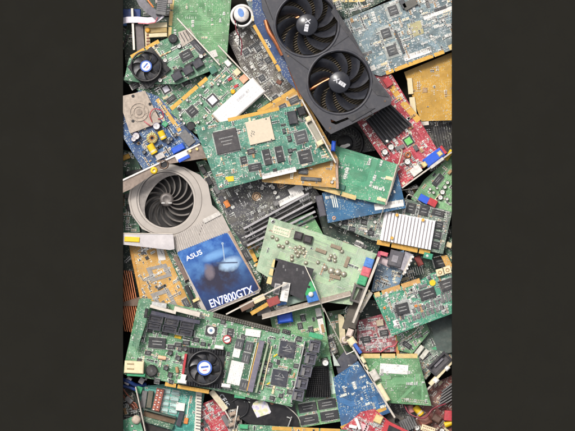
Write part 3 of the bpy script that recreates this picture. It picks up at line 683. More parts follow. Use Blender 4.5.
# ================================================================== twin fan graphics card
t = Thing('graphics_card', 'black graphics card with two large fans, the biggest thing in the heap', 'graphics card', (325, 60), 44, 60)
def X(pts, h): return t.Ls(pts, h)
mb = MB(); mb.plate(X([(253, -14), (266, -14), (306, 88), (301, 95), (283, 76), (255, 26), (252, 6)], 5), [], 4, 5.2, pcb('pcb_plain_navy', '24467c', '35588c', .3, .996, .15)); mb.build('circuit_board', t.o); t.top = 5.2
goldedge(t, (254, 25), (280, 71), 3.2, (.85,), GOLD); t.top = 5.2
mb = MB(); x, y = t.L(267.8, 43.5, 5.3); mb.text('AMD', x, y, 4.4, 5.32, SILK, t.la(63), bold=.05); mb.build('printed_logo', t.o)
mb = MB(); mb.tube([t.L(x, y, 12)+(z,) for x, y, z in ((265.5, 20, 12), (269, 31, 13), (276, 42, 13), (282.5, 55, 12))], 2.3, COPPER); mb.build('heat_pipe', t.o)
mb = MB(); mb.tube([t.L(x, y, 12)+(z,) for x, y, z in ((289, 66, 12), (293, 76, 12), (297.5, 87, 12), (301, 96, 11))], 1.8, COPPER); mb.build('heat_pipe', t.o)
mb = MB(); mb.plate(X([(264, -10), (326, -10), (350, 38), (366, 70), (384, 97), (334, 124), (302, 86)], 12), [], 2, 8, mat('fin_brown_base', '4a4234', .5, .3, dust=.4))
mb.build('heatsink_core', t.o)
mb = MB()
for cx_, cy_ in ((307, 24.5), (339.5, 82)):
    x0, y0 = t.L(cx_, cy_, 12); dd = t.la(60+90); ux, uy = math.cos(dd), math.sin(dd)
    for k in range(-12, 13):
        o = k*2.2; vx, vy = -uy, ux; ln = 2*math.sqrt(max(0, 28.5**2-o*o)); mb.box(x0+vx*o, y0+vy*o, 8, ln, .5, 3, mat('fin_brown', '6f6350', .45, .35, dust=.4), dd)
mb.build('fins', t.o)
for a, b in (((278, 28), (301, 16)), ((309, 90), (331, 78))):
    mb = MB(); mb.tube([t.L(*a, 12)+(13,), t.L(*b, 12)+(14,)], 1.8, COPPER); mb.build('heat_pipe', t.o)
def circ(px, py, r, h, n=52):
    x, y = t.L(px, py, h); return [(x+r*math.cos(i*2*math.pi/n), y+r*math.sin(i*2*math.pi/n)) for i in range(n)]
top = 25
outl = [(260, -12), (330, -14), (334, 8), (352, 33), (372, 72), (392, 98), (391, 104), (352, 124), (331, 134), (326, 130), (299, 92), (282, 52), (262, 8)]
slot_ = [(330.5, 119), (336, 121.5), (355, 114.5), (352.5, 117.6), (336, 124.5), (331, 122.6)]
sh = MB(); sh.plate(X(outl, top), [circ(307, 24.5, 30.4, top), circ(339.5, 82, 30.4, top), X(slot_, top)], 8, top, SHR)
for cx_, cy_ in ((307, 24.5), (339.5, 82)):
    x, y = t.L(cx_, cy_, top); sh.lathe(x, y, [(32.6, top), (31.6, top+1.1), (30.6, top+1.1), (29.8, top-1), (29.4, top-12)], SHR, 60, cap=False)
SH = sh.build('shroud', t.o)
for a, b in (((285, 52), (309, 70)), ((333, 47), (352, 34)), ((364, 104), (372, 113)), ((262, -8), (273, 20)), ((338, 50), (331, 52.5))): rod(t, a, b, .8, top-.1, .22, DARK, 'seam')
poly(t, [(347, 117), (366, 108.5), (375, 108), (352, 121.5)], top, 1.1, SHR2, 'trim')
poly(t, [(334, 6), (352, 33.5), (365, 59), (361, 52), (344, 30), (331, 12)], top, .8, SHR2, 'trim'); poly(t, [(374, 78), (389, 97), (377, 95), (371, 88)], top, .8, SHR2, 'trim')
for p in ((288, 56), (330, 128), (385, 101), (326, -2), (358, 47)): mb = MB(); mb.cyl(*t.L(*p, top), top, 1.1, .3, STEELD, 10); mb.build('screw', t.o)
mb = MB(); mb.tube([t.L(331, 121, 18)+(17,), t.L(352, 115.5, 18)+(17,)], 1.6, COPPER); mb.build('heat_pipe', t.o)
LOGO = mat('logo_silver', 'c6c6ca', .35, .3, dust=.1)
FB = mat('fan_blade_big', '2c2d33', .2, dust=.06, var=.06)
for (cx_, cy_, off, ia_) in ((307, 24.5, .3, 100), (339.5, 82, .75, 33)):
    x, y = t.L(cx_, cy_, top); hb = MB(); hb.lathe(x, y, [(10.8, 11), (10.8, top-2.2), (9.8, top-1.2), (0, top-1)], FB, 40, cap=False); H = hb.build('hub', t.o)
    mb = MB(); a = t.la(ia_); ca, sa = math.cos(a), math.sin(a)
    mb.text('X', x-3.6*ca, y-3.6*sa, 6.8, top-.95, LOGO, a, 1., bold=.12)
    mb.box(x+3.1*ca, y+3.1*sa, top-1, 7.2, 3.9, .12, LOGO, a, .05); mb.box(x+1.9*ca, y+1.9*sa, top-.88, .35, 3, .03, DARK, a); mb.box(x+4.3*ca, y+4.3*sa, top-.88, .35, 3, .03, DARK, a); mb.build('logo', H)
    SW_ = .62
    for k in range(9):
        blade_mesh(x, y, 9.3, 28.8, off+k*2*math.pi/9, .5, SW_, top-6, -9, .5, FB, 9, 5, widen=.86).build('blade', t.o)
# ================================================================== upper right
# B
t = board('graphics_card', 'slate blue card with two white stickers across the top right corner', 'graphics card', [(343, 20), (392, 0), (420, -14), (462, -14), (462, 46), (381, 76), (373, 74)], 30, B_TEAL, tm=T_SLATE, traces=80, comp=420, ang=-19, body=[CHIPG, GREYP, TIN, CREAM, TAN, TIN])
goldedge(t, (386, 73), (444, 51.5), 4, (.14, .82), GOLD); goldedge(t, (449, 48), (453, 46), 5, (), GOLDP)
sticker(t, 417.5, 54, 28, 5.6, BARC, ia=-19, label='long white barcode sticker above the gold contacts'); sticker(t, 438, 13, 30, 4, LABEL, ia=-20); sticker(t, 373, 68, 5, 5, WHITE, ia=-20)
for p, s_ in (((393, 10), 9), ((386, 33), 9), ((392, 50), 9.5)): 
    box(t, *p, s_+6, s_+6, .4, mat('package_grey', '9aa09c', .5, dust=.2), 'chip_carrier', bev=.1, ia=-19); chip(t, *p, s_, s_, 2, 'all', CHIPG, ia=-19, z=1.6)
for k in range(10): box(t, 388+k*1.7, 22+k*3, 2.2, 1.6, .9, (TIN, TAN, CHIPG)[k % 3], 'resistor', ia=70)
rod(t, (395, 30), (404, 53), 2.2, 1.3, 1.4, CHIPG, 'slot_strip')
poly(t, [(407, 24), (421, 20), (424, 33), (411, 38)], 1.22, .3, mat('tan_patch', 'a39c74', .5), 'chip_underside')
for i in range(7):
    for j in range(7): 
        if (i+j) % 2: mb_ = None
box(t, 410, 4, 14, 8, 3, mat('coil_box', '5a5852', .5), 'coil', ia=-30); box(t, 403, 4, 5, 9, 3, CHIPG, 'coil', ia=-25)
for p in ((395, 22), (421, 11), (365, 16), (405, 45), (431, 36), (443, 20)): ecap(t, *p, 1.6, 1.4)
t = board('expansion_card', 'very dark green board with pale contacts, at the top edge behind the slate card', 'circuit board', [(326, 0), (372, -14), (398, -6), (345, 20)], 14, G_DARK, tm=T_DARK, traces=20, comp=80)
goldedge(t, (331, .5), (365, 0), 3.6, (.5,), GOLDP)
# C yellow
t = board('bare_board', 'amber yellow bare board at the right edge under the slate blue card', 'circuit board', [(404, 72), (462, 48), (462, 120), (421, 121)], 18, YLW, tm=T_YLW, traces=80, comp=14, ang=88, body=[CHIPG, TAN])
rod(t, (409.5, 78), (411, 94), 5, -2, 5, CREAM, 'slot_connector'); rod(t, (412, 97), (415, 122), 5.5, -2, 5, CREAM, 'slot_connector'); rod(t, (418, 124), (429, 123), 4, -3, 4, STEEL, 'bracket')
chip(t, 425, 90, 5, 5, .5, 'none', TAN)
# D red
t = board('graphics_card', 'narrow red card with a black finned heatsink and a blue video socket', 'graphics card', [(371, 74), (389, 70), (439, 152), (402, 188), (357, 122)], 27, RED, tm=T_RED, traces=60, comp=300, ang=57, body=[TIN, TAN, CHIPG, WHITE, CREAM, TIN])
goldedge(t, (391, 86), (401, 100), 6, (), GOLD); goldedge(t, (402.5, 102), (419, 121), 6.5, (), GOLD)
box(t, 388, 82, 9, 7, 3, REDP, 'connector', ia=57); poly(t, [(377, 75), (384, 76), (392, 88), (386, 89)], 1.3, 1, mat('dark_red', '7a2430', .45), 'socket')
sink(t, [(390, 103), (412, 124), (385, 145), (366, 120)], 9, 7, FINK, .42, along=1)
mb = MB(); mb.cyl(*t.L(387, 141, 9), 8.2, 1.4, .4, WHITE, 8); mb.build('screw', t.o)
chip(t, 408.5, 141, 9, 9, 1.6, 'all', ia=57, top=mat('lime_label', '6fc06a', .4))
for p in ((385, 152), (391, 147), (407.5, 161.5)): ecap(t, *p, 3, 5)
box(t, 416, 148, 6, 4, 2, CHIPG, 'regulator', ia=60); box(t, 400, 147.5, 9, 4, 3, GREYP, 'coil', ia=-25)
x, y = t.L(408, 155, 3); mb = MB(); mb.lathe(x, y, [(3, 2.2), (3.4, 3.6), (2.4, 4.4), (1.4, 3.6)], COPPERWIRE, 16, cap=False); mb.build('coil', t.o)
box(t, 434, 157.5, 21, 9.5, 8, BLUE, 'video_socket', ia=-37, bev=1.2)
for p in ((424.5, 164.5), (440, 153.5)): box(t, *p, 5, 5, 9, GOLDP, 'screw_post', ia=-37, bev=.8)
box(t, 442.5, 150.5, 5, 9, 6, REDP, 'jack', ia=-37); box(t, 416, 170.5, 11, 8, 5, mat('white_shield', 'd4cfc8', .4, .2), 's_video_socket', ia=-37); 
x, y = t.L(411.5, 177.5, 4); mb = MB(); mb.lathe(x, y, [(2, 1.3), (2, 2.2), (1.2, 2.2), (1.2, 1.3)], PINK, 14, cap=False); mb.build('mounting_ring', t.o)
bracket(t, (402, 188), (452, 152), 1.6, 8, 2, STEEL)
box(t, 437, 163, 16, 3.2, 8, mat('nickel_shell', 'cfcac2', .35, .6), 'connector_shell', ia=-37, z=2)
mb = MB(); mb.tube([t.L(x, y, 12)+(z,) for x, y, z in ((386, 203, 14), (391, 190, 14), (397, 170, 12), (402, 152, 10), (401, 149, 6))], .8, mat('bare_rod', 'b7ab98', .4, .4)); mb.build('retaining_clip', t.o)
# ================================================================== H right green with caps
t = board('expansion_card', 'bright green board with a blue and red socket pair at the right edge', 'circuit board', [(411, 199), (424, 180), (462, 146), (462, 216), (430, 212)], 20, G_LEAF, tm=T_LEAF, traces=40, comp=50, ang=-52)
chip(t, 438, 180, 13, 5.5, 2.4, 'tb', ia=-50)
for p, r_ in (((442.5, 192), 2.5), ((440.5, 197.5), 2.4), ((445, 187), 1.9), ((447.5, 182.5), 1.7), ((430, 189), 1.5), ((433.5, 192.5), 1.4), ((437, 188), 1.2), ((447, 199), 1.6)): ecap(t, *p, r_, 4)
box(t, 424, 199, 10, 7, 6, BLUE, 'socket', ia=28); box(t, 432.5, 202.5, 9, 7, 6, REDP, 'socket', ia=28)
rod(t, (446, 160), (452, 150), 4, 1.2, 3, YEL, 'slot_connector'); box(t, 450, 172, 5, 3, 3, TAN, 'resistor', ia=-50)
# F flat blue
t = board('bare_board', 'plain blue board with a white barcode sticker on its lower edge', 'circuit board', [(322, 193), (396, 166), (406, 208), (328, 223)], 32, B_CYAN, tm=T_CYAN, traces=25, comp=5, ax=(3, 2), body=[TIN])
sticker(t, 389, 205, 29, 6.4, BARC, ia=-9, label='white barcode sticker'); mb = MB()
for k in range(3): x, y = t.L(332.5+k*2, 201, 1.3); mb.box(x, y, t.top+.05, 1, 13, .06, SILK, t.la(-12))
mb.build('printed_lines', t.o); x, y = t.L(334, 218, 1.2)
mb = MB(); mb.lathe(x, y, [(2, t.top), (2, t.top+.3), (.9, t.top+.3), (.7, t.top)], mat('ring_copper', 'c9997c', .4, .5), 16, cap=False); mb.build('mounting_ring', t.o)
box(t, 321, 206, 7, 21, 6, mat('dvi_grey', '4c4a52', .5), 'video_socket', ia=-12, z=-2, bev=.8)
# G silver heatsink
t = board('graphics_card', 'dusty green card with a white finned heatsink and memory chips at the right', 'graphics card', [(328, 222), (404, 198), (452, 212), (443, 254), (372, 240)], 22, G_GREY, tm=T_GREY, traces=50, comp=300, ang=12)
goldedge(t, (377, 242), (390, 244.5), 5, (), GOLD); goldedge(t, (391.5, 245), (430, 253), 5, (.7,), GOLD)
sink(t, [(385, 211), (436, 221), (431, 250), (380, 240)], 15, 5, FINW, .66)
for p in ((397, 215), (423, 220), (392, 238)): mb = MB(); mb.cyl(*t.L(*p, 9), 7.6, 1.6, 1.1, (GOLD, GOLD, GOLD)[0], 10); mb.build('push_pin', t.o)
for p in ((411, 208), (424, 210.5)): chip(t, *p, 9, 10, 2, 'lr', ia=12)
for p in ((438, 213),): chip(t, *p, 12, 6, 2, 'tb', ia=12)
for p in ((439, 225), (437.5, 235), (435.5, 245)): chip(t, *p, 7.5, 7, 2, 'lr', ia=12)
for p in ((345, 222), (352, 229), (364, 222), (371, 233)): chip(t, *p, 6, 5, 1.8)
for p in ((359, 218), (375, 222), (340, 224), (366, 231)): ecap(t, *p, 1.7, 2.6)
mb = MB(); mb.tube([t.L(x, y, 8)+(z,) for x, y, z in ((379, 222, 10), (382, 212, 14), (386, 200, 18))], .5, STEEL); mb.build('wire', t.o)
mb = MB(); mb.tube([t.L(x, y, 8)+(z,) for x, y, z in ((406, 199, 6), (408, 195, 9), (412, 196, 9), (421, 203, 6))], .6, STEEL); mb.build('wire_clip', t.o)
# E emerald
t = board('bare_board', 'bare emerald board lying over the plain blue board, right of the centre', 'circuit board', [(327, 143), (397, 164), (385, 205), (358, 199), (304, 184), (310, 160)], 38, G_EMER, tm=T_EMER, traces=120, comp=40, ax=(0, 1), body=[TIN, SILK])
goldedge(t, (306, 183.5), (356, 198), 4.6, (.14, .7), GOLDP); bracket(t, (397.5, 164), (386, 205), 1.3, 3, 3, STEEL, tabs=False)
box(t, 390, 178.5, 9, 3.4, .8, CREAM, 'bracket_tab', ia=14); box(t, 381.5, 199.5, 9, 3.4, .8, CREAM, 'bracket_tab', ia=14)
box(t, 341, 187, 8, 5, 2, mat('teal_tab', '3d6b5e', .5), 'connector', ia=15)
# J orange
t = board('expansion_card', 'orange board wedged under the large green card in the centre', 'circuit board', [(255, 113), (298, 86), (339, 160), (337, 188), (262, 182)], 43, ORN, tm=T_ORN, traces=60, comp=110, ang=5)
chip(t, 294, 100, 10, 6, 2, 'tb', ia=-25, m=CHIPG); chip(t, 283, 107, 7, 6, 2, 'lr', m=CHIPG, ia=-25); chip(t, 311, 179, 20, 3.6, 2, 'none', CHIPG, ia=4)
goldedge(t, (258, 112), (297, 88), 4, (.6,), GOLD); chip(t, 303, 171, 9, 6, 2.4, 'none', CHIPG); ecap(t, 332, 182, 1.5, 2)
bracket(t, (336.5, 158), (337.5, 189), 2.8, 5, 3, mat('rosy_steel', 'b79c88', .35, .7), tabs=False)
box(t, 333.5, 146, 4, 10, 8, BLUE, 'video_socket', ia=5, bev=1.2)
# I centre card
t = board('expansion_card', 'large teal green card with a cream square chip beside a big dark chip', 'circuit board', [(194.5, 127), (230, 120), (300, 104), (333, 160), (219, 190)], 50, G_TEAL, tm=T_TEAL, traces=150, comp=260, ang=-13, holes=((222, 186),))
goldedge(t, (228, 120), (279, 108.5), 3.6, (), GOLD)
chip(t, 226.5, 141, 23, 22, 2.6, 'all', mat('chip_grey_dark', '3d3a3c', .4, dust=.3), ia=-13, mark=3, label='large square dark chip'); 
box(t, 260, 131, 25, 23, 2.2, mat('ceramic_cream', 'cdbfa8', .5, var=.05, dust=.15), 'chip', ia=-13, bev=.3, label='cream ceramic topped chip'); mb = MB(); x, y = t.L(252, 133.5, 4)
for k in range(5): mb.box(x+k*.9-1.2, y+(k*37 % 5-2)*1.0, t.top+2.2, .6, 2.2, .05, CHIPG, .3)
for p in ((271.5, 139.5), (266, 119)): mb.cyl(*t.L(*p, 3.4), t.top+2.2, .8, .06, CHIPG, 10)
mb.build('printed_mark', t.o)
chip(t, 301, 137, 11.5, 11.5, 2.2, 'all', CHIPG, ia=-16); chip(t, 305, 156.5, 12.5, 12.5, 2.2, 'all', ia=-13)
for p in ((267, 157), (279.5, 154)): chip(t, *p, 7, 15.5, 2, 'lr', ia=-13)
chip(t, 251, 151.5, 7.5, 5, 2, 'tb', ia=-13); chip(t, 243.6, 160, 6, 7.5, 2, 'lr', ia=-13); chip(t, 254.8, 167, 13, 6.5, 2.2, 'tb', ia=-10)
box(t, 292.6, 117.5, 9, 13, 5, mat('coil_case', '33353a', .4), 'transformer', ia=-10, bev=.8); box(t, 301.5, 111, 8.5, 9, 6, BLK, 'relay', ia=-20, bev=1.2)
chip(t, 284, 131, 3, 5, 1.6, 'none', ia=-13); chip(t, 289.5, 138.5, 4, 6, 1.6, 'none', ia=-13); chip(t, 290, 150.5, 4, 4, 1.6, 'none')
slotc(t, 314.5, 131, 8, 24, 7, mat('socket_shell', 'c7beb0', .45, .3), mat('socket_grey', '9a978a', .5), 'serial_socket', ia=-30+0, wall=1.4); t2 = t
for p in ((309, 118.5), (320, 143)): box(t, *p, 6.5, 5, 7.6, CREAM, 'screw_post', ia=-30, bev=.8)
for k in range(5): box(t, 322+k*1.5, 147+k*2.4, 2, 1.6, 1.6, CREAM, 'resistor', ia=30)
sticker(t, 279, 173, 34, 5, BARC, ia=-13, label='long white barcode sticker'); box(t, 229.7, 179, 8, 5, .5, YEL, 'yellow_dot', ia=-8, bev=.1)
bracket(t, (301.5, 99), (336, 163), 1.8, 10, 3, STEEL)
mb = MB(); 
for i in range(7):
    for j in range(3):
        a, b = t.L(280+i*2.2, 112+j*5-i*.5, 1.3); mb.box(a, b, t.top+.02, .55, 4, .4, T_TEAL, 0)
for i in range(12): a, b = t.L(270-i*4.2, 117.5+i*.95, 1.3); mb.box(a, b, t.top+.02, 2.4, .4, .1, SILK)
mb.build('pads', t.o, kind='stuff')
# U graphite
t = board('graphics_card', 'charcoal card with copper ringed screws and grey heat pipes under the centre card', 'graphics card', [(211, 178), (300, 168), (322, 198), (245, 248), (228, 222)], 24, K_BRD, tm=T_BLK, traces=40, comp=110, ang=-27, body=[CHIPG, GREYP, TIN])
for p in ((256.5, 196.5), (281.5, 184.5)):
    x, y = t.L(*p, 2); mb = MB(); mb.lathe(x, y, [(4.6, t.top), (4.6, t.top+.4), (3.4, t.top+.4), (3.2, t.top+.2)], mat('screw_ring', 'a08468', .4, .6), 24, cap=False); mb.cyl(x, y, t.top, 2.9, 1.2, mat('screw_head', 'b89c80', .35, .7), 18, .4); mb.box(x, y, t.top+1.2, 3.6, .5, .05, DARK, .5); mb.build('cooler_screw', t.o)
for k in range(6):
    rod(t, (243.5+k*.9, 229+k*4.2), (309+k*1.6, 193+k*4.6), 2.2 if k % 2 == 0 else 1.5, t.top, 5-.3*k, mat('fin_grey', 'a3a0a2', .45, .15) if k % 2 == 0 else mat('fin_dark', '5c5a5c', .5, .2), 'heat_pipe')
for p in ((273, 187.5), (275, 192.5), (262, 188)): ecap(t, *p, 2.1, 3)
sticker(t, 291, 198, 27, 5.6, BARC, ia=-27, z=6.5, label='white barcode sticker'); box(t, 296, 189.5, 15, 7, 1, mat('label_white', 'dcd8d2', .5), 'label_tab', ia=-27, z=5.6, bev=.1); chip(t, 276, 203.5, 5, 5, 2, 'none', GREYP, ia=-27, z=6)
for p in ((246, 184), (240, 187), (249, 210), (262, 214), (236, 204), (255, 222)): box(t, *p, 4.2, 2, .7, GREYP, 'resistor', ia=20+p[0] % 40)
t = board('bare_board', 'small light green board corner between the grey heat pipes and the pale board', 'circuit board', [(286, 222), (311, 212), (324, 236), (300, 240)], 24, G_LEAF, tm=T_LEAF, traces=14, comp=6)
mb = MB(); mb.lathe(*t.L(301, 223), [(2.6, t.top), (2.6, t.top+.3), (1.4, t.top+.3), (1.2, t.top)], mat('teal_ring', '56a890', .4), 18, cap=False); mb.build('mounting_ring', t.o)
t = board('expansion_card', 'small green board under the lower left edge of the charcoal card', 'circuit board', [(249, 240), (268, 228), (276, 250), (256, 258)], 18, G_LEAF, tm=T_LEAF, traces=14, comp=60)
# V narrow green
t = board('expansion_card', 'narrow dark green board with a gold edge right beside the blower card', 'circuit board', [(196, 162), (205, 160), (231, 196), (262, 278), (256, 296), (228, 225), (206, 186)], 20, G_DEEP, tm=T_DEEP, traces=30, comp=150, ang=62)
goldedge(t, (232, 211), (246, 240), 4, (), GOLD); goldedge(t, (247, 242), (259, 268), 4, (.78,), GOLD)
for p in ((203, 170), (209, 181), (217, 190), (222, 200), (228, 207)): box(t, *p, 8, 4.6, 5, (SLATE, GREYP, BLK)[int(p[0]) % 3], 'connector', ia=60)
box(t, 227, 204, 7, 5, 6, ORANGE, 'connector', ia=62); chip(t, 246, 255, 12, 6, 2.4, 'tb', ia=60); ecap(t, 231, 241, 2, 3)
mb = MB(); mb.cyl(*t.L(203, 180.5, 6), t.top, 1.8, 5, mat('pink_led', 'd8a0e0', .3), 12, .6); mb.build('indicator_lamp', t.o)

# ================================================================== P blower card
t = Thing('graphics_card', 'grey graphics card with a large round blower and a blue picture sticker', 'graphics card', (205, 240), 11, 62)
t.top = 1.2
mb = MB(); mb.plate(t.Ls([(150, 172), (205, 172), (262, 290), (208, 316), (168, 236)], 1.2), [], 0, 1.2, G_DEEP); mb.build('circuit_board', t.o)
zt = 17; cxy = t.L(166.3, 199.6, zt); N = 64
ring = []
outl = [(137, 173), (150, 167), (166, 164.5), (184, 167), (200, 175), (208, 184), (212, 205), (222, 214), (229, 228), (261, 289), (259, 293), (206, 315), (203, 313), (170, 236), (160, 237), (142, 229), (131, 214), (128, 200), (131, 184)]
hole = [(cxy[0]+28*math.cos(i*2*math.pi/N), cxy[1]+27*math.sin(i*2*math.pi/N)) for i in range(N)]
mb = MB(); mb.plate(t.Ls(outl, zt), [hole], 2, zt, BLOW); mb.lathe(*cxy, [(35.5, zt), (34.9, zt+.7), (29.6, zt+.9), (28.8, zt+.3), (28.2, zt-2), (28, 3.6)], BLOW, 72, smooth=False, cap=False); mb.build('shroud', t.o)
mb = MB(); mb.cyl(*cxy, 2, 29, 2.2, mat('blower_floor', '1d1b1c', .6, dust=.1), 48); mb.build('fan_housing', t.o)
mb = MB(); mb.lathe(*cxy, [(7, 4), (7, zt-5.5), (6, zt-3.4), (3.4, zt-2.8), (3, zt-3.2), (0, zt-3.2)], mat('hub_grey', '68625f', .4, .2, dust=.3), 32, cap=False); h_ = mb.build('hub', t.o)
mb = MB(); 
for k in range(2): x, y = t.L(163+k*7, 203, zt); mb.box(x, y, zt-4, 1, 3.4, 1.6, WHITE, t.la(90), .2)
mb.build('hub_clip', h_)
for k in range(15):
    blade_mesh(*cxy, 6.4, 26.4, k*2*math.pi/15+.1, .17, .85, zt-6.5, -6.5, .5, BLADE, 14, 3, widen=.5).build('blade', t.o)
mb = MB(); N2 = 30; a0_ = t.la(300); lo_ = []; hi_ = []      # the crescent lip inside the upper left of the opening
for i in range(N2+1):
    u = i/N2; a = a0_+2.9*u; w_ = 10.5*math.sin(math.pi*u); hi_.append((cxy[0]+27.9*math.cos(a), cxy[1]+27.9*math.sin(a))); lo_.append((cxy[0]+(27.8-w_)*math.cos(a), cxy[1]+(27.8-w_)*math.sin(a)))
mb.plate(hi_[1:-1]+lo_[1:-1][::-1], [], zt-2.2, zt-1.4, BLOWI); mb.build('inner_lip', t.o)
# ribbed section
mb = MB()
A = [Vector(p) for p in t.Ls([(174, 236), (216, 213), (229, 232), (178, 252)], zt)]
for i in range(24):
    u = (i+.5)/24; a = A[0].lerp(A[1], u); b = A[3].lerp(A[2], u); d = b-a; c = (a+b)/2; mb.box(c.x, c.y, zt, d.length, .9, .9, mat('rib_grey', 'b3aca6', .4, .4, dust=.2), math.atan2(d.y, d.x))
mb.build('fins', t.o)
rod(t, (203.5, 221.5), (220, 213), 4.5, zt+.9, .6, mat('clear_tape', 'c4bfb8', .25, dust=.1), 'tape'); rod(t, (203, 222), (199, 236), .8, zt+.1, .5, BLOWI, 'seam')
rod(t, (207, 312), (260, 290), 1.6, zt, .5, BLOWI, 'edge_trim'); rod(t, (229, 231), (260, 289), 1.8, zt, .7, mat('edge_copper', 'b59680', .35, .6), 'edge_trim')
# picture sticker
def art():
    m = NT('sticker_picture'); g = m.n.new('ShaderNodeSeparateXYZ'); m.l.new(m.raw, g.inputs[0])
    y = m.ramp(g.outputs[1], -29, 29); n = m.noise(.06, 5, .62, m.raw); n2 = m.noise(.035, 4, .6, m.raw)
    col = m.mix(m.ramp(n, .4, .68), lin('1f4f9a'), lin('5f93cc'))
    col = m.mix(y, lin('1c2b52'), col)
    def blob(cx, cy, rx, ry, soft, c, col):
        dx = m.math('DIVIDE', m.math('SUBTRACT', g.outputs[0], cx), rx); dy = m.math('DIVIDE', m.math('SUBTRACT', g.outputs[1], cy), ry)
        d = m.math('ADD', m.math('MULTIPLY', dx, dx), m.math('MULTIPLY', dy, dy)); d = m.math('ADD', d, m.math('MULTIPLY', m.math('SUBTRACT', n, .5), 2.2))
        return m.mix(m.ramp(d, 1., 1.-soft), col, lin(c))
    col = blob(0, -6, 26, 17, .8, '2c2a3c', col); col = blob(15, 2, 13, 8, .9, '9db8d2', col); col = blob(-8, 3, 6, 9, .8, '70666e', col); col = blob(4, 16, 16, 5, .9, '6d9acb', col)
    m.l.new(col, m.b.inputs['Base Color']); m.b.inputs['Roughness'].default_value = .25; m.bump(m.noise(.5, 3), .05, .3); return m.m
ART = art(); sw, shh = 53, 60
C4 = t.Ls([(176.5, 252), (227, 232), (259.5, 289), (208, 313)], zt+1); cc = Vector((sum(p[0] for p in C4)/4, sum(p[1] for p in C4)/4))
st = bpy.data.objects
rt = t.la(-22); ca, sa = math.cos(-rt), math.sin(-rt)
R4 = [((x-cc.x)*ca-(y-cc.y)*sa, (x-cc.x)*sa+(y-cc.y)*ca) for x, y in C4]
# rounded corners
def rounded(q, r=3, n=4):
    out = []
    for i in range(4):
        p = Vector(q[i]); a = (Vector(q[i-1])-p).normalized()*r; b = (Vector(q[(i+1) % 4])-p).normalized()*r
        for k in range(n+1):
            u = k/n; out.append(tuple((p+a)*(1-u)**2+2*p*u*(1-u)+(p+b)*u*u))
    return out
mb = MB(); mb.plate(rounded(R4), [], 0, .3, ART)
def sl(px, py):
    x, y = t.L(px, py, zt+1); x -= cc.x; y -= cc.y; return x*ca-y*sa, x*sa+y*ca
W1 = mat('ink_white', 'e8ecf4', .4, bump=0, dust=.05, var=.02); W2 = mat('ink_navy', '1d3c8c', .4, bump=0, dust=.05)
a, b = sl(231.2, 297.2); mb.text('EN7800GTX', a+.5, b-.5, 11.5, .34, W2, D2R(-3), .74, bold=.42); mb.text('EN7800GTX', a, b, 11.5, .42, W1, D2R(-3), .74, bold=.14)
a, b = sl(194, 255.5); mb.text('ASUS', a, b, 6.6, .36, W1, D2R(3), 1.15, bold=.12)
# plain sword emblem, pale steel
sx, sy = sl(224.5, 241); ex, ey = sl(224, 262); 
SW = mat('ink_steel', '8fa4bc', .4, bump=0, dust=.05)
a1 = sl(222.5, 243.5); a2 = sl(224.5, 261); ln = math.hypot(a2[0]-a1[0], a2[1]-a1[1]); an = math.atan2(a2[1]-a1[1], a2[0]-a1[0]); mb.box((a1[0]+a2[0])/2, (a1[1]+a2[1])/2, .33, ln, 1.1, .05, SW, an); mb.cyl(a1[0], a1[1], .33, 1.3, .08, SW, 12)
a1 = sl(216.5, 263); a2 = sl(237.5, 262.5); ln = math.hypot(a2[0]-a1[0], a2[1]-a1[1]); an = math.atan2(a2[1]-a1[1], a2[0]-a1[0]); mb.box((a1[0]+a2[0])/2, (a1[1]+a2[1])/2, .33, ln, 1.3, .08, mat('ink_dark_steel', '3c4c6a', .4, bump=0, dust=.05), an)
so = mb.build('picture_sticker', t.o, 'blue glossy sticker with white model lettering'); so.location = (cc.x*S, cc.y*S, (zt+.05)*S); so.rotation_euler = (0, 0, rt)

# white flat end plate at the left
t = Thing('end_plate', 'flat white metal end plate with a yellow jack at the left edge', 'bracket', (148, 240), 34, 3)
mb = MB(); mb.plate(t.Ls([(118, 233), (173, 233.5), (174.5, 249), (170, 250), (118, 244)], 1.4), [], 0, 1.4, mat('satin_white_metal', 'cfc9c8', .28, .6, var=.08, dust=.12)); mb.build('plate', t.o)
mb = MB(); mb.box(*t.L(132, 239.5, 3), 1.4, 15, 5, 1.6, YEL, 0, .6); mb.build('jack', t.o); rod(t, (118, 233.2), (173, 233.8), 1, 1.4, .8, STEEL, 'rim')
# Q amber lower left
t = board('expansion_card', 'amber board seen from behind with two grey chip outlines at the lower left', 'circuit board', [(128, 240), (167, 244), (196, 311), (143, 314)], 18, ORN, tm=T_ORN, traces=50, comp=150, ang=62, body=[GREYP, CHIPG, TIN])
for c4 in ([(146, 268), (166, 263.5), (172, 276), (152, 282)], [(150, 294), (168, 288), (178, 306), (160, 310)]):
    mb = MB(); o4 = t.Ls(c4); ctr = Vector((sum(p[0] for p in o4)/4, sum(p[1] for p in o4)/4)); mb.plate(o4, [[tuple(ctr+(Vector(p)-ctr)*.55) for p in o4]], t.top, t.top+.35, mat('matt_grey', '8e8a86', .6)); mb.build('chip_outline', t.o)
sticker(t, 161, 254, 7, 13, LABEL, ia=-12); rod(t, (131, 250), (141, 296), 3, t.top, .5, mat('amber_rail', 'c08a3c', .5), 'edge_strip'); ecap(t, 147, 258, 1.6, .6); chip(t, 186, 303, 9, 6, 1.6, 'lr', m=CHIPG)
t = board('expansion_card', 'thin mossy green board with a brown socket strip beside the blue picture sticker', 'circuit board', [(164, 246), (176, 248), (206, 310), (196, 316)], 24, G_DEEP, tm=T_DEEP, traces=12, comp=60, ang=64)
rod(t, (175, 256), (187, 280), 4, 1.2, 4, mat('brown_slot', '6e5a50', .5), 'slot_connector'); rod(t, (186, 286), (197, 310), 4, 1.2, 5, DARK, 'slot_connector'); box(t, 196, 300, 3, 7, 6, GOLDP, 'clip', ia=64)
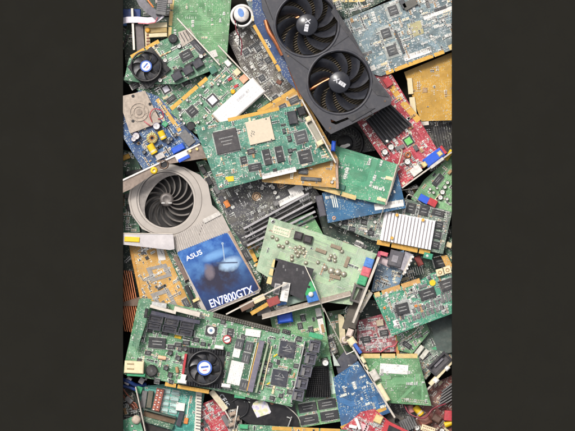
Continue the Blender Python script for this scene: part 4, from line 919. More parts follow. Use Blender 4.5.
# copper fins
t = Thing('copper_cooler', 'stack of bare copper fins standing on edge at the left edge', 'cooler', (126, 302), 6, 62)
mb = MB()
for k in range(11): rod_a = t.L(120+(k-5)*2.2, 270+(k-5)*.2, 10); rod_b = t.L(132+(k-5)*2.2, 332+(k-5)*.2, 10); d = Vector(rod_b)-Vector(rod_a); mb.box((rod_a[0]+rod_b[0])/2, (rod_a[1]+rod_b[1])/2, 0, d.length, .8, 12+(k % 2)*.8, COPPER, math.atan2(d.y, d.x))
mb.box(*t.L(126, 302, 0), 0, 60, 20, 2, COPPER, 0); mb.build('fins', t.o)
poly(t, [(121, 303), (139, 297), (145, 303), (138, 306), (122, 306)], 13.5, 1, STEELD, 'clip')

# ================================================================== T pale board
t = board('bare_board', 'large pale green board with rows of solder beads in the middle of the heap', 'circuit board', [(269.5, 217), (322, 234), (377, 254), (352, 305), (304, 300), (256, 270)], 34, G_PALE, tm=T_PALE, traces=110, comp=50, ang=20, body=[CHIPG, TAN, CREAM], holes=((272.6, 221.5), (312.6, 218.8)) if False else ((273, 221.5),))
BEAD = mat('solder_bead', 'b9b3a0', .3, .6, dust=.1)
def bead(px, py, r=1.7):
    mb = MB(); x, y = t.L(px, py, 2.5); mb.lathe(x, y, [(r*1.3, t.top), (r*1.3, t.top+.3), (r, t.top+.35), (r*.95, t.top+1), (r*.6, t.top+1.7), (0, t.top+1.9)], BEAD, 12, cap=False); mb.build('solder_bead', t.o)
for p in ((272.5, 237), (277, 239.5), (287, 242.5), (279, 246), (283, 247), (295.5, 248), (300, 247.5), (303.5, 249), (296, 252), (300, 252.5), (304, 253.5), (298, 256), (292, 260), (292, 256.5), (318, 262.5), (306, 263), (331, 256), (335, 257.5), (329.5, 259.5), (342, 251.5), (335, 261)): bead(*p)
for p, r_ in (((325, 268), 2.4), ((331.5, 271), 2.9), ((338, 272.5), 2.9), ((344, 274.5), 2.4), ((306, 281), 1.8)): bead(*p, r_)
for p in ((298.5, 236), (308, 239.5)): box(t, *p, 8.5, 8, 5, mat('dark_coil', '3a3437', .4), 'coil', ia=15, bev=1.5)
sticker(t, 281.5, 231.5, 18, 8, mat('pale_print', 'd3cfb6', .5), ia=17, th=.06); 
mb = MB(); x, y = t.L(282, 231, 1.5); 
for i in range(7):
    for j in range(2): a, b = t.L(275.5+i*2.1-j*.9, 228.2+i*.62+j*3.4, 1.5); mb.box(a, b, t.top+.42, 1.3, 1., .04, mat('faded_ink', '8fae8a', .6), t.la(17))
for i in range(8): a, b = t.L(272+i*.6+7, 236+i*.2, 1.3)
mb.build('printing', t.o)
for p, ia in (((347, 262), 110), ((336, 247), 20), ((335, 277), 15), ((321, 251), 20)): box(t, *p, 11, 3.6, 1.6, mat('flat_brown', '8a7a66', .5), 'resistor', ia=ia, bev=.3)
rod(t, (355, 293), (376, 255), 1.2, -.5, 2.4, mat('board_rim', '7c9a74', .5), 'rim')
# black small card
t = Thing('memory_card', 'small black card with three pale gold contacts on the pale board', 'card', (292, 276), 42, 14)
mb = MB(); mb.plate(t.Ls([(275.5, 258), (314, 269), (303, 300), (271, 286)], 1.5), [], 0, 1.5, mat('black_card', '29272b', .45, dust=.3, dustcol='6a6266')); 
for p, s_ in (((283.5, 266.5), 3), ((297, 269.5), 3), ((303, 272.5), 3), ((285.5, 270), 2)):
    x, y = t.L(*p, 1.5); mb.box(x, y, 1.5, s_*.5, s_, .05, GREYP, .2)
mb.build('card_body', t.o)
for a, b in (((276, 260), (273.5, 267.5)), ((273, 269), (271, 275.5)), ((270.6, 277), (268.6, 284))): rod(t, a, b, 5, 0, 1.5, GOLDP, 'contact')
# ================================================================== lower left mainboard R
t = board('mainboard', 'long green mainboard with a black fan, slots and memory modules across the lower left', 'mainboard', [(139, 299), (151, 301), (200, 309), (327, 343), (292, 407), (208, 389), (122, 374)], 32, G_LEAF if False else pcb('pcb_main_green', '4f8f62', '86b58c', .55, .88, .2), tm=T_MID, traces=160, comp=620, ang=13, body=[TAN, CHIP, CHIP, CREAM, GREYP, BLK, TIN])
for p, w_, h_ in (((223, 322), 5, 4), ((243, 337), 4, 5), ((196, 340), 6, 4), ((203, 344), 5, 3.4), ((165, 333), 7, 4), ((192, 333), 4, 6), ((148, 353), 6, 4), ((299, 339), 5, 5), ((303, 352), 4, 6), ((296, 366), 5, 4), ((290, 392), 6, 4), ((281, 396), 4, 4), ((272, 398), 5, 3.4), ((270, 365), 4, 5), ((229, 354), 4, 4), ((150, 330), 5, 5), ((157, 381), 6, 4), ((295, 384), 4, 5)): chip(t, *p, w_, h_, 1.8, 'tb' if w_ > h_ else 'lr', ia=10)
box(t, 205, 368, 37, 38, 3, mat('sink_black', '222226', .45, dust=.2), 'heatsink_base', ia=5)
x, y = t.L(205, 368, 4); a_ = t.la(5)
for sg in (-1, 1):
    mb = MB(); mb.box(x-sg*16.5*math.sin(a_), y+sg*16.5*math.cos(a_), t.top+3, 35, 4, .8, FINK, a_)
    for i in range(14): u = (i-6.5)*2.5; mb.box(x+u*math.cos(a_)-sg*16.5*math.sin(a_), y+u*math.sin(a_)+sg*16.5*math.cos(a_), t.top+3.8, 1.2, 4, 2.8, FINK, a_)
    mb.build('heatsink_fins', t.o)
small_fan(t, 204.5, 368, 17.5, 4.4, 7.5, 7, sq=0, ia=5, hubr=.46)
for p in ((219, 347.5), (182, 382), (226, 386)): box(t, *p, 9, 3.6, 9, WHITE, 'clip', ia=8, bev=.8)
poly(t, [(141, 298), (151.5, 299), (146, 322), (138, 348), (132, 346), (137, 322)], 12, 1.4, G_MID, 'riser_board')
box(t, 146, 313, 3, 9, 2, BLK, 'riser_chip', z=13.4, ia=10); box(t, 139, 335, 6, 14, 10, BLK, 'socket', ia=14)
for i in range(3):
    for j in range(2): slotc(t, 156+i*15.6+j*-2, 319+i*3+j*7.4, 14, 7, 8+j*.3, mat('slate_mid', '33333c', .36, dust=.2), mat('slate_inner', '26262e', .45), 'socket', ia=11, wall=1.1, fill=.8)
rod(t, (151, 312.5), (200, 322.5), 4, t.top, 8.4, mat('socket_rail', '3a3a4a', .4), 'socket_rail')
rod(t, (150, 306), (176, 313), 3.2, t.top+2, 11, STEEL, 'bracket'); rod(t, (174, 308.5), (200, 315), 5, t.top, 12, STEEL, 'bracket'); box(t, 159, 305, 15, 5, 12, TIN, 'port_shell', ia=8)
chip(t, 157, 343, 17, 10, 2.6, 'tb', ia=5, label='wide dark chip left of the fan')
mb = MB(); x, y = t.L(151.5, 371, 6); mb.cyl(x, y, t.top, 6, 5.5, BLK, 28, 1); mb.cyl(x, y, t.top+5.5, 1.2, .05, CHIPG, 10); mb.build('buzzer', t.o)
box(t, 134, 367.5, 19, 12, 9, CREAM, 'network_socket', ia=3, bev=.8); box(t, 136, 375, 18, 3, 6, GRNP, 'socket_base', ia=3)
for p in ((130.5, 364), (130.5, 369)): box(t, *p, 7, 1.5, 9.3, mat('cream_groove', 'a08c66', .5), 'socket_key', ia=3, bev=.2)
chip(t, 211, 331, 10.5, 9.5, 2.2, 'all', ia=8, top=None); t_ = t
x, y = t.L(211, 330.5, 4); mb = MB(); mb.cyl(x, y, t.top+2.2, 3.7, .12, WHITE, 20); mb.cyl(x, y, t.top+2.32, 1.6, .08, mat('round_blue', '6a86a8', .5), 14); mb.build('round_sticker', t.o)
chip(t, 230, 333, 6, 9, 2, 'lr', ia=8); x, y = t.L(227, 339.5, 4); mb = MB(); mb.lathe(x, y, [(4.3, t.top+.5), (4.3, t.top+2.6), (3.3, t.top+2.7), (3.2, t.top+2.5)], REDP, 22, cap=False); mb.cyl(x, y, t.top+.4, 3.3, 2, WHITE, 20); mb.box(x, y, t.top+2.4, 6, .9, .2, SLATE, .6); mb.build('round_sticker', t.o)
header(t, (214, 315), (279, 331.5), 28, 2, 2., TIN, 4, mat('header_dark', '4a463c', .5)); header(t, (283, 331), (290, 333), 4, 2, 1.8)
sticker(t, 253, 333, 15, 7, LABEL, ia=8, z=3)
# memory modules
def module(c4, lab, chips, stk):
    poly(t, c4, 4, 1.2, G_DEEP, 'memory_module', lab)
    tt = t.top; t.top = 5.2
    for p in chips: chip(t, *p, 9.5, 8, 1.6, 'lr', m=CHIPG, ia=103)
    for p, w, h in stk: sticker(t, *p, w, h, LABEL, ia=103)
    t.top = tt
module([(233, 338), (258, 343), (247, 392), (224, 386)], None, [(249, 347), (239.5, 344), (246, 358), (244, 385)], [((237, 351), 13, 7), ((235.5, 373), 23, 13)])
rod(t, (262, 341), (250, 392), 5.5, t.top, 8, mat('violet_slot', '6d6876', .45), 'memory_slot'); rod(t, (258.4, 343), (247, 391), 1, t.top, 7, GOLD, 'slot_contacts'); rod(t, (256.6, 343), (245.6, 390), .8, 5, 1.2, SILK, 'slot_rail')
rod(t, (268, 344), (256, 393), 2, t.top, 6, mat('slot_sage', '93a286', .5), 'slot_rail'); rod(t, (272, 346), (262, 390), 1.2, t.top, 2, CREAM, 'slot_rail')
for p in ((287, 349.5), (279.5, 378)): chip(t, *p, 15.5, 15.5, 2.4, 'all', mat('chip_blue_black', '34363f', .4), ia=10, mark=0); 
mb = MB()
for p in ((287, 349.5), (279.5, 378)):
    x, y = t.L(*p, 4); a_ = t.la(10); ca_, sa_ = math.cos(a_), math.sin(a_)
    for (u, v, w_, r_) in ((-2, 1.6, 6, 0), (1.5, .2, 7, .3), (0, -1.6, 8, 0), (-1, 3, 4, 1.0), (3, 2.4, 4, -.9)): mb.box(x+u*ca_-v*sa_, y+u*sa_+v*ca_, t.top+2.4+.02*abs(w_), w_, .45, .05, MARK, a_+r_)
mb.build('chip_logo', t.o)
box(t, 275.5, 355.5, 4.6, 1.3, .6, YEL, 'jumper', ia=-35, bev=.1); box(t, 268, 384, 4.6, 1.3, .6, YEL, 'jumper', ia=-35, bev=.1)
for p in ((266, 363), (264, 372), (263, 379), (262, 366)): chip(t, *p, 4, 3.4, 1.8, 'lr')
for i in range(5):
    px, py = 314.5-i*4.1, 346.5+i*12.2
    slotc(t, px, py, 11, 11, 9.5, mat('slate_light', '50505c', .42, dust=.2), mat('slate_inner_light', '3a3a44', .45), 'socket', ia=12, wall=1.3, fill=.8); box(t, px-3, py+1, 3.2, 8, 10, GREYP, 'socket_latch', ia=12); box(t, px+3, py-5.6, 7, 1.6, 10.4, CHIPG, 'socket_lip', ia=12)
rod(t, (305, 341), (291, 403), 1.3, t.top, 7, TIN, 'metal_rail')
for p in ((139, 361), (166, 368), (170, 353), (178, 358), (183, 362), (170, 375), (185, 349)): ecap(t, *p, 2.3, 4, mat('brown_can', '5a4c44', .4), topm=CHIPG)
rod(t, (186, 354), (182, 380), 2.4, t.top, 6, REDP, 'cable_plug'); box(t, 183, 379, 5, 9, 7, WHITE, 'connector', ia=15); drum(t, 162, 358, 2, 8, 10, mat('peach_film', 'dcae8c', .4)); drum(t, 177, 370, 1.6, 6, 80, TAN)
for p in ((178, 345), (186, 343), (171, 347)): chip(t, *p, 7, 4, 2, 'tb', ia=5)
chip(t, 180, 349, 4, 5, 2); chip(t, 171, 382, 4, 4, 1.8)
goldedge(t, (165, 384), (176, 386), 4, (), GOLD); goldedge(t, (177.5, 386.5), (209, 392), 4, (), GOLD); box(t, 240, 395.5, 11, 6, 1.5, GRNP, 'jumper_block', ia=6, z=-1); box(t, 178, 337, 7, 3, .8, YEL, 'yellow_dot', bev=.2)
box(t, 316, 336, 14, 5, 2, GRNP, 'green_tab', ia=13); ecap(t, 325.5, 363, 3.2, 7)
# ================================================================== S board
t = board('graphics_card', 'green card with a black pin grid heatsink and four memory chips below it', 'graphics card', [(270, 317), (322, 303), (331, 360), (344, 421), (299, 428), (288, 400)], 19, G_LEAF, tm=T_EMER, traces=50, comp=150, ang=77)
sink(t, [(312, 367), (329, 366), (331, 398), (305, 398)], 11, 9, mat('pin_black', '16161a', .4, dust=.1), .45, grid=16)
for p in ((307.5, 407.5), (327, 404), (309, 419.5), (329.5, 415.5)): chip(t, *p, 18, 8.5, 2.2, 'tb', ia=-10)
box(t, 285, 318, 15, 10, 9, BLUE, 'video_socket', ia=-8, bev=1.5); sticker(t, 320.3, 320.5, 25, 5.6, LABEL, ia=78); rod(t, (329, 371), (334, 394), 5, 1.3, .5, mat('pale_strip', 'c6dcc8', .45, dust=.1), 'pale_strip'); ecap(t, 325, 361.5, 3.3, 6)
box(t, 282, 309, 14, 5, 11, mat('nickel_shell', 'cfcac2', .35, .6), 'connector_shell', ia=-13, bev=.8); box(t, 283.5, 303.5, 13, 3, 8, SKYB, 'video_face', ia=-13)
bracket(t, (262, 316.5), (351, 293), 4.6, 19, -12, mat('dull_steel', 'a3978a', .45, .5, dust=.3)); rod(t, (262, 319), (351, 295.5), 1.3, 13, 7.6, STEEL, 'bracket_rim')
for p in ((303, 318), (311, 330), (300, 326)): chip(t, *p, 6, 5, 1.8, 'lr')
box(t, 268, 309, 10, 5, 12, mat('port_grey', '8a8480', .5, .3), 'port', ia=-13)
# bent brackets over black card
t = Thing('metal_strip', 'long thin steel strip running up from the mainboard to the black card', 'bracket', (258, 297), 50, -29)
rod(t, (226, 314.5), (287, 283), 1.6, 0, 3, STEEL, 'strip')
t = Thing('connector_cluster', 'cluster of red and yellow plugs between the blue picture sticker and the black card', 'connector', (262, 303), 40, -22)
box(t, 273.5, 301.5, 12, 8, 7, mat('brick_red', '96403c', .45), 'red_plug', ia=-22, z=0); rod(t, (251, 314), (268, 304), 4, 0, 4, mat('mustard', 'c99a3a', .45), 'yellow_lead')
box(t, 259, 299, 12, 6, 5, CREAM, 'socket', ia=-25, z=-4); box(t, 247, 306, 14, 7, 4, mat('dusk_brown', '6e5444', .5), 'socket', ia=-25, z=-4); box(t, 264, 312, 14, 6, 4, GREYP, 'socket', z=-8, ia=-10)
t = Thing('barcode_tag', 'small white upright tag with a printed bar pattern leaning on the black card', 'label', (285, 292), 45, 100)
mb = MB(); mb.box(0, 0, 0, 19, 7.6, 1.4, BARC, 0, .2); mb.build('tag', t.o)
t = Thing('crystal_block', 'grey metal block left of the small white tag', 'component', (277, 289), 43, 100)
mb = MB(); mb.box(0, 0, 0, 11, 6, 3, mat('block_grey', 'a8a4a4', .4, .4), 0, .5); mb.box(0, 0, 3, 8, 4, .1, GREYP); mb.build('block', t.o)
t = Thing('small_board', 'little green and blue board with a white knob beside the long grey rod', 'circuit board', (311, 291), 42, 55)
mb = MB(); mb.plate(t.Ls([(302, 286), (313, 280), (317, 290), (306, 296)], 1.2), [], 0, 1.2, mat('green_film', '2f9a5c', .4)); mb.build('green_tab', t.o)
mb = MB(); mb.plate(t.Ls([(306, 296), (317, 290), (320, 300), (308, 303)], 1.2), [], 0, 1.2, mat('blue_film', '2c6cb4', .4)); mb.build('blue_tab', t.o)
mb = MB(); mb.cyl(*t.L(309, 287, 1.3), 1.2, 1.4, .1, DARK, 12); mb.build('hole_ring', t.o); mb = MB(); mb.lathe(*t.L(311, 294.5, 3), [(2.6, 1.2), (2.6, 2.4), (1.6, 3.6), (0, 4)], WHITE, 12, cap=False); mb.build('knob', t.o)
t = Thing('metal_rod', 'thin grey rod crossing the pale board and the gap below it', 'rod', (320, 298), 60, 62)
mb = MB(); mb.tube([t.L(305, 266, 0)+(-12,), t.L(316, 290, 0)+(0,), t.L(324, 312, 0)+(-8,)], .65, STEEL); mb.build('rod', t.o)
t = Thing('plug', 'grey green dusty chip carrier above the long steel bracket', 'component', (297, 299), 30, -15)
mb = MB(); mb.box(0, 0, 0, 22, 8, 5, mat('dusty_mint', '8aa094', .5), 0, .6); mb.box(14, -1, 0, 5, 6, 6, WHITE, .3, .5); mb.build('carrier', t.o)

# ================================================================== audio column and W
t = Thing('audio_jack_block', 'blue, red and green audio jacks on a dusty grey port bracket', 'audio jacks', (364, 280), 30, 108)
for p, m_ in (((369, 263), SKYB), ((366, 272), PINK), ((362.5, 280.5), GRNP)):
    b_ = box(t, *p, 9.4, 8.6, 12, m_, 'audio_jack', z=0, bev=.9); box(t, *p, 2, 6, .3, m_, 'jack_rib', z=12, parent=b_)
slotc(t, 357.5, 294, 17, 11, 10, mat('port_dark', '55504e', .45), mat('port_inner', '38342f', .5), 'parallel_port', z=0, wall=2); box(t, 353, 316, 30, 13, 3, mat('dusty_base', '4c463e', .6), 'port_base', z=-6, bev=.4); box(t, 351, 334, 12, 9, 5, mat('dusty_base', '4c463e', .6), 'port_base', z=-8)
rod(t, (379, 257), (353, 323), 2.6, 6, 9, STEEL, 'bracket'); rod(t, (371, 292), (359, 312), 4.6, 0, 9, mat('silver_bar', 'b5ada0', .35, .6), 'port_shell')
for k in range(5): box(t, 369-k*2.2, 291+k*4.6, 2, 2, 1, CREAM, 'rivet', z=9, bev=.2)
t = board('expansion_card', 'hazy blue grey card with a grey video socket below the silver heatsink card', 'circuit board', [(378, 260), (404, 250), (404, 272), (398, 288), (371, 292)], 24, B_TEAL if False else pcb('pcb_haze_blue', '5e7f9e', '86a2b8', .4, .93, .3), tm=T_SLATE, traces=30, comp=80, ang=20)
box(t, 396, 259, 14, 16, 9, mat('dvi_dark', '504e54', .45), 'video_socket', ia=15, bev=1); box(t, 395, 259, 6, 7, 9.6, mat('dvi_face', '8a868c', .45), 'socket_face', ia=15); box(t, 406, 262, 9, 19, 8, mat('grey_shield', 'a09ca2', .35, .5), 'shield', ia=22, bev=.8)
rod(t, (412, 256), (403, 275), 2.4, t.top, 9, STEEL, 'bracket')
for k in range(5): box(t, 413-k*1.9, 257+k*3.9, 2, 2, 10, WHITE, 'tab', ia=22)
box(t, 384, 254, 8, 4, 8, PINK, 'audio_jack', ia=15); box(t, 385, 262, 13, 7, 1, mat('pale_shield', 'cbb9bc', .4, .3), 'shield', ia=25); box(t, 379, 256, 4, 9, 6, mat('magenta_strip', 'a03a60', .5), 'edge_strip', ia=20)
t = Thing('terminal_block', 'small green screw terminal under the silver heatsink card', 'terminal', (428, 256), 24, 14)
mb = MB(); mb.box(0, 0, 0, 9, 6, 4, mat('terminal_green', '34896c', .4), 0, .5); mb.cyl(-1, 0, 4, 1.4, .3, TIN, 10); mb.build('terminal_body', t.o)
t = board('expansion_card', 'orange sliver of a board at the right edge above the pair of cream jacks', 'circuit board', [(441, 256), (447, 255), (456, 272), (450, 276)], 17, ORN, tm=T_ORN, traces=6, comp=4)
t = board('expansion_card', 'green scrap with a cream nut at the right edge beside the silver heatsink card', 'circuit board', [(442, 244), (460, 232), (460, 262), (450, 262)], 12, G_DEEP, tm=T_DEEP, traces=6, comp=30); box(t, 449, 245, 6, 5, 6, CREAM, 'nut', ia=20)
# X
t = board('expansion_card', 'teal green card with a round yellow dot sticker at the right edge', 'circuit board', [(373, 295), (421, 280), (432, 273), (462, 268), (462, 310), (392, 336)], 34, G_TEAL if False else pcb('pcb_bright_teal', '2f8a6a', '66b094', .45, .92, .15), tm=T_TEAL, traces=110, comp=330, ang=-19, body=[CHIPG, TIN, GREYP, TAN, WHITE])
goldedge(t, (374.5, 295.5), (380, 293.8), 5, (), GOLDP); goldedge(t, (382, 293), (420, 280.5), 5, (.5,), mat('gold_dull', 'c79a62', .45, .35))
box(t, 402.5, 309, 18, 16, .4, mat('package_grey', '9aa09c', .5), 'chip_carrier', ia=-15, bev=.1); chip(t, 402.5, 309, 12.5, 11, 2.2, 'all', ia=-15, z=1.5); chip(t, 427.5, 294, 16, 10, 2.2, 'tb', ia=-19)
x, y = t.L(432.5, 282.8, 1.5); mb = MB(); mb.cyl(x, y, t.top+.1, 3, 1.1, YEL, 20); mb.build('yellow_dot', t.o); chip(t, 447, 285, 13, 11, 2.4, 'all', ia=-19)
for p in ((440, 272.5), (447.5, 270)): box(t, *p, 7, 7, 5, CREAM, 'jack', ia=-15); 
mb = MB()
for p in ((440, 272.5), (447.5, 270)): mb.lathe(*t.L(*p, 7), [(2, t.top+5), (2, t.top+5.3), (1.2, t.top+5.3), (1.1, t.top+5)], TAN, 14, cap=False)
mb.build('jack_ring', t.o)
sticker(t, 396, 323, 5, 6, mat('pink_white', 'e6d4d4', .5), ia=-19); box(t, 384.5, 308, 2.4, 2.4, 1, ORANGE, 'capacitor', bev=.2); box(t, 416, 306, 3, 2.4, 1.2, ORANGE, 'capacitor', bev=.2)
for i in range(7):
    for j in range(2): chip(t, 414+i*4.6, 318-i*1.7-j*7.5, 3.4, 4.4, 1.4, 'tb', GREYP, ia=-19, mark=0)
for i in range(4): chip(t, 443+i*2.6, 298-i*.9, 1.9, 10, 1.2, 'none', GREYP, ia=-19, mark=0)
# AA red small
t = board('expansion_card', 'dusty red card with two small chips in the hollow below the audio jacks', 'circuit board', [(357, 321), (382, 314), (398, 338), (396, 352), (357, 353)], 14, REDD, tm=T_REDD, traces=20, comp=170, ang=-10, body=[mat('pink_grey', 'b8989c', .5), TIN, CHIPG])
for p in ((366, 339.5), (384, 333)): chip(t, *p, 8.5, 6, 2, 'tb', ia=-8)
box(t, 380, 323, 7, 6, 4, mat('beige_block', 'b8a890', .5), 'connector', ia=-10); mb = MB(); mb.tube([t.L(x, y, 4)+(z,) for x, y, z in ((381, 352, 3), (388, 347, 5), (394, 346, 5), (398, 341, 4))], .7, PINK); mb.build('wire', t.o)
# green pieces bottom right
t = board('expansion_card', 'green board corner with one small dark chip, right of the dusty red card', 'circuit board', [(396, 330), (424, 318), (430, 332), (412, 354), (398, 350)], 16, G_LGT, tm=T_LGT, traces=30, comp=60, ang=-35)
chip(t, 407, 345, 9, 4.6, 2, 'tb', ia=35, label='brown chip'); chip(t, 419, 336, 6, 3, 1, 'none', GREYP, ia=-35, mark=0)
t = board('expansion_card', 'dusty green board with two chalk white sockets beside the black video socket', 'circuit board', [(396, 352), (420, 346), (436, 350), (447, 352), (426, 380), (402, 366)], 12, G_GREY, tm=T_GREY, traces=30, comp=70, ang=-38)
for p in ((419.5, 350.5), (424.5, 354.5)): box(t, *p, 11, 4.6, 4, mat('chalk_plastic', 'c4c2b6', .5), 'socket', ia=-52, bev=.5)
t = Thing('video_socket', 'black video socket with a cream metal flange at the right edge', 'connector', (441, 366), 22, -45)
slotc(t, 440, 364, 24, 12, 8, mat('socket_black', '2e2c30', .4), mat('socket_mid', '504d50', .5), 'socket_body', z=0, ia=-45, wall=2); box(t, 438.5, 362.5, 12, 3, 5.5, mat('grey_insert', '77747a', .5), 'socket_insert', z=0, ia=-45)
rod(t, (430, 385), (456, 357), 4, -2, 9, CREAM, 'flange'); rod(t, (426, 391), (434, 383), 2, 0, 2, STEEL, 'screw_post')
for p in ((436, 380.5), (447, 368)): box(t, *p, 5, 5, 8, WHITE, 'nut', ia=-45, z=0, bev=1)
t = Thing('orange_board_edge', 'short orange board edge standing between the dusty red card and the green corner', 'circuit board', (397, 346), 10, 85)
rod(t, (397, 335), (398, 356), 3, 0, 6, mat('orange_edge', 'bf8448', .5), 'board_edge')
# Y
t = board('bare_board', 'square green board with a white sticker and gold contacts along its top edge', 'circuit board', [(359, 356), (418, 356), (431.5, 406), (388, 403), (362, 362)], 27, mat('pcb_y', '4f8f58') if False else pcb('pcb_grass_green', '528c58', '76a878', .4, .975, .22), tm=T_LGT, traces=90, comp=24, ang=0, body=[TIN])
goldedge(t, (361, 356), (417.5, 356), 4.6, (.35, .62), GOLDP); sticker(t, 394, 369, 28, 9.4, LABEL, ia=4, label='white printed sticker'); mb = MB()
for i in range(12): mb.cyl(*t.L(402+i*2.1, 398.5+i*.25, 1.5), t.top, .75, .5, BEAD, 8); mb.cyl(*t.L(402.5+i*2.1, 401+i*.2, 1.5), t.top, .7, .5, BEAD, 8)
mb.build('solder_row', t.o, kind='stuff')
mb = MB(); mb.cyl(*t.L(426, 402.5, 1.3), t.top, 1.2, .08, DARK, 12); mb.cyl(*t.L(394, 369, 1.3), t.top, .1, .02, DARK, 6); mb.build('drill_hole', t.o)
bracket(t, (352.5, 347), (395, 418), 2.2, 6, 4, STEEL)
for p, w, h in (((362.5, 360.5), 5, 7), ((374, 376), 9, 11), ((383.5, 393), 5, 19), ((366, 368), 4, 6)): box(t, *p, w, h, 6, CREAM if w != 9 else mat('milk_plastic', 'bdb7ae', .45), 'socket', ia=-30, bev=.9)
box(t, 357.5, 348.5, 3.4, 12, 6, mat('blue_strip', '2f5cb0', .45), 'blue_strip', ia=-35); box(t, 352, 342, 8, 8, 6, CREAM, 'socket', ia=-35, bev=1.4); box(t, 350, 333, 6, 8, 3, mat('pearl_plastic', 'c9b8ac', .4), 'socket', ia=20, bev=1.2)
# Z blue
t = board('bare_board', 'royal blue board with scattered white pads at the lower right of the mainboard', 'circuit board', [(333, 378), (358, 361), (388, 406), (392, 412), (342, 431)], 20, B_ROYAL, tm=T_ROYAL, traces=70, comp=50, ang=-20, body=[WHITE, SILK, TIN])
goldedge(t, (341, 428.5), (356, 421.5), 4, (), GOLD); goldedge(t, (358, 420), (386, 408), 4, (.5,), GOLD)
for i in range(5): box(t, 349+i*2, 365.5+0*i, 1.2, 1.2, .3, SILK, 'pad')
t = Thing('plastic_case', 'dark slate plastic block right of the bent wire and above the royal blue board', 'case', (345, 358), 10, -15)
mb = MB(); mb.plate(t.Ls([(335, 362), (345, 351), (358, 356), (356, 366), (338, 374)], 8), [], 0, 8, mat('slate_block', '43444e', .45, dust=.2)); mb.build('block', t.o)
mb = MB(); mb.plate(t.Ls([(332, 352), (340, 366), (334, 366)], 12), [], 6, 12, mat('pale_wedge', 'b4bcb4', .5)); mb.build('wedge', t.o)
t = Thing('bent_wire', 'thin pale wire bent into an elbow left of the square green board', 'wire', (336, 332), 36, 60)
mb = MB(); mb.tube([t.L(323.5, 308, 0)+(0,), t.L(335, 332, 0)+(0,), t.L(346.5, 354.5, 0)+(0,)], .6, STEEL); mb.tube([t.L(346.5, 354.5, 0)+(0,), t.L(350, 353, 0)+(0,), t.L(354, 351, 0)+(0,)], .6, STEEL); mb.build('wire', t.o)
# BB red bottom right
t = board('expansion_card', 'red card with a gold capacitor and white lettering patches at the bottom edge', 'circuit board', [(361, 412), (374, 409), (412, 440), (345, 446), (334, 436)], 26, RED, tm=T_RED, traces=30, comp=110, ang=25, body=[WHITE, TIN, PINK])
box(t, 378.5, 419.5, 8, 8, 5, GOLDP, 'capacitor', ia=25, bev=.8); poly(t, [(386, 420), (410, 432), (404, 440), (380, 436)], 1.3, 4, REDP, 'red_frame'); poly(t, [(389, 425), (406, 433), (403, 438), (386, 435)], 5.3, .4, DARK, 'opening')
box(t, 358, 424, 3, 12, 5, WHITE, 'clip', ia=-20); box(t, 353, 427, 8, 3, 5, WHITE, 'clip', ia=10); box(t, 364, 428, 9, 7, .7, mat('pink_label', 'dca8ac', .5), 'patch', ia=25)
t = board('expansion_card', 'brown red power board with yellow capacitors in the bottom right corner', 'circuit board', [(432, 384), (460, 372), (460, 440), (412, 440), (418, 408)], 10, pcb('pcb_brown_red', '7a3a34', '96544c', .5, .92, .3), tm=T_REDD, traces=10, comp=90, ang=-50, body=[TAN, BROWN, CREAM, GREYP])
drum(t, 418.5, 411, 3.4, 11, 50, YEL, m2=CREAM); drum(t, 411, 409, 3, 8, 75, mat('rosy_can', 'b87c78', .4)); drum(t, 449, 424, 3, 9, -20, YEL); box(t, 449, 416, 9, 10, 8, mat('rose_red', 'b83c46', .4), 'relay', ia=5)
box(t, 425, 421, 12, 10, 9, mat('rust_block', '7c4a3c', .5), 'transformer', ia=-30, bev=1.5); box(t, 437, 419, 9, 7, 8, mat('brown_block', '5f463c', .5), 'transformer', ia=30, bev=1.2)
for k in range(6): rod(t, (438+k*.8, 408-k*3.2), (455, 398-k*3.2), 1.4, t.top, 9-.4*k, GREYP, 'fin')
for p in ((432, 431), (442, 431), (417, 428)): ecap(t, *p, 2.6, 6, mat('brown_can', '5a4c44', .4))
t = Thing('fan_guard', 'dim grey bracket with a round hole just below the square green board', 'bracket', (397, 421), 8, 20)
mb = MB(); mb.plate([(-12, -5), (10, -6), (13, 4), (-9, 7)], [[(2.6*math.cos(i*.4), 2.6*math.sin(i*.4)) for i in range(15)]], 0, 1.5, mat('dim_steel', '5c5650', .5, .5)); mb.build('plate', t.o)

# ================================================================== bottom left
t = board('expansion_card', 'turquoise board with a red and white pin block at the lower left', 'circuit board', [(136, 387), (166, 384), (205, 392), (196, 440), (146, 440)], 14, TQ, tm=T_TQ, traces=60, comp=50, ang=10)
rod(t, (160.5, 389), (155.5, 411), 7.5, t.top, 6, mat('pin_block', '8c4a40', .5), 'pin_block')
for k in range(9):
    for j in range(2): box(t, 158.2+j*3.4-k*.58, 390.5+k*2.4, 1.5, 1.2, .6, (WHITE, mat('salmon_pin', 'd88c6c', .5))[(k+j) % 2], 'pin', z=7.2, bev=.1)
for i in range(4):
    for j in range(2): chip(t, 166.5+j*9-i*.8, 391.5+i*6.2+j*1.6, 8, 3, 1.6, 'tb', mat('mint_chip', 'a8c4c0', .4), ia=10, mark=0)
chip(t, 180.5, 407, 8.5, 8, 4, 'none', WHITE, ia=8, mark=0); rod(t, (182, 412), (178, 426), 5, t.top, 4, SLATE, 'socket'); rod(t, (189, 402), (186, 424), 1, t.top, 1, SILK, 'rail'); box(t, 186, 421, 4, 6, 2, ORANGE, 'resistor')
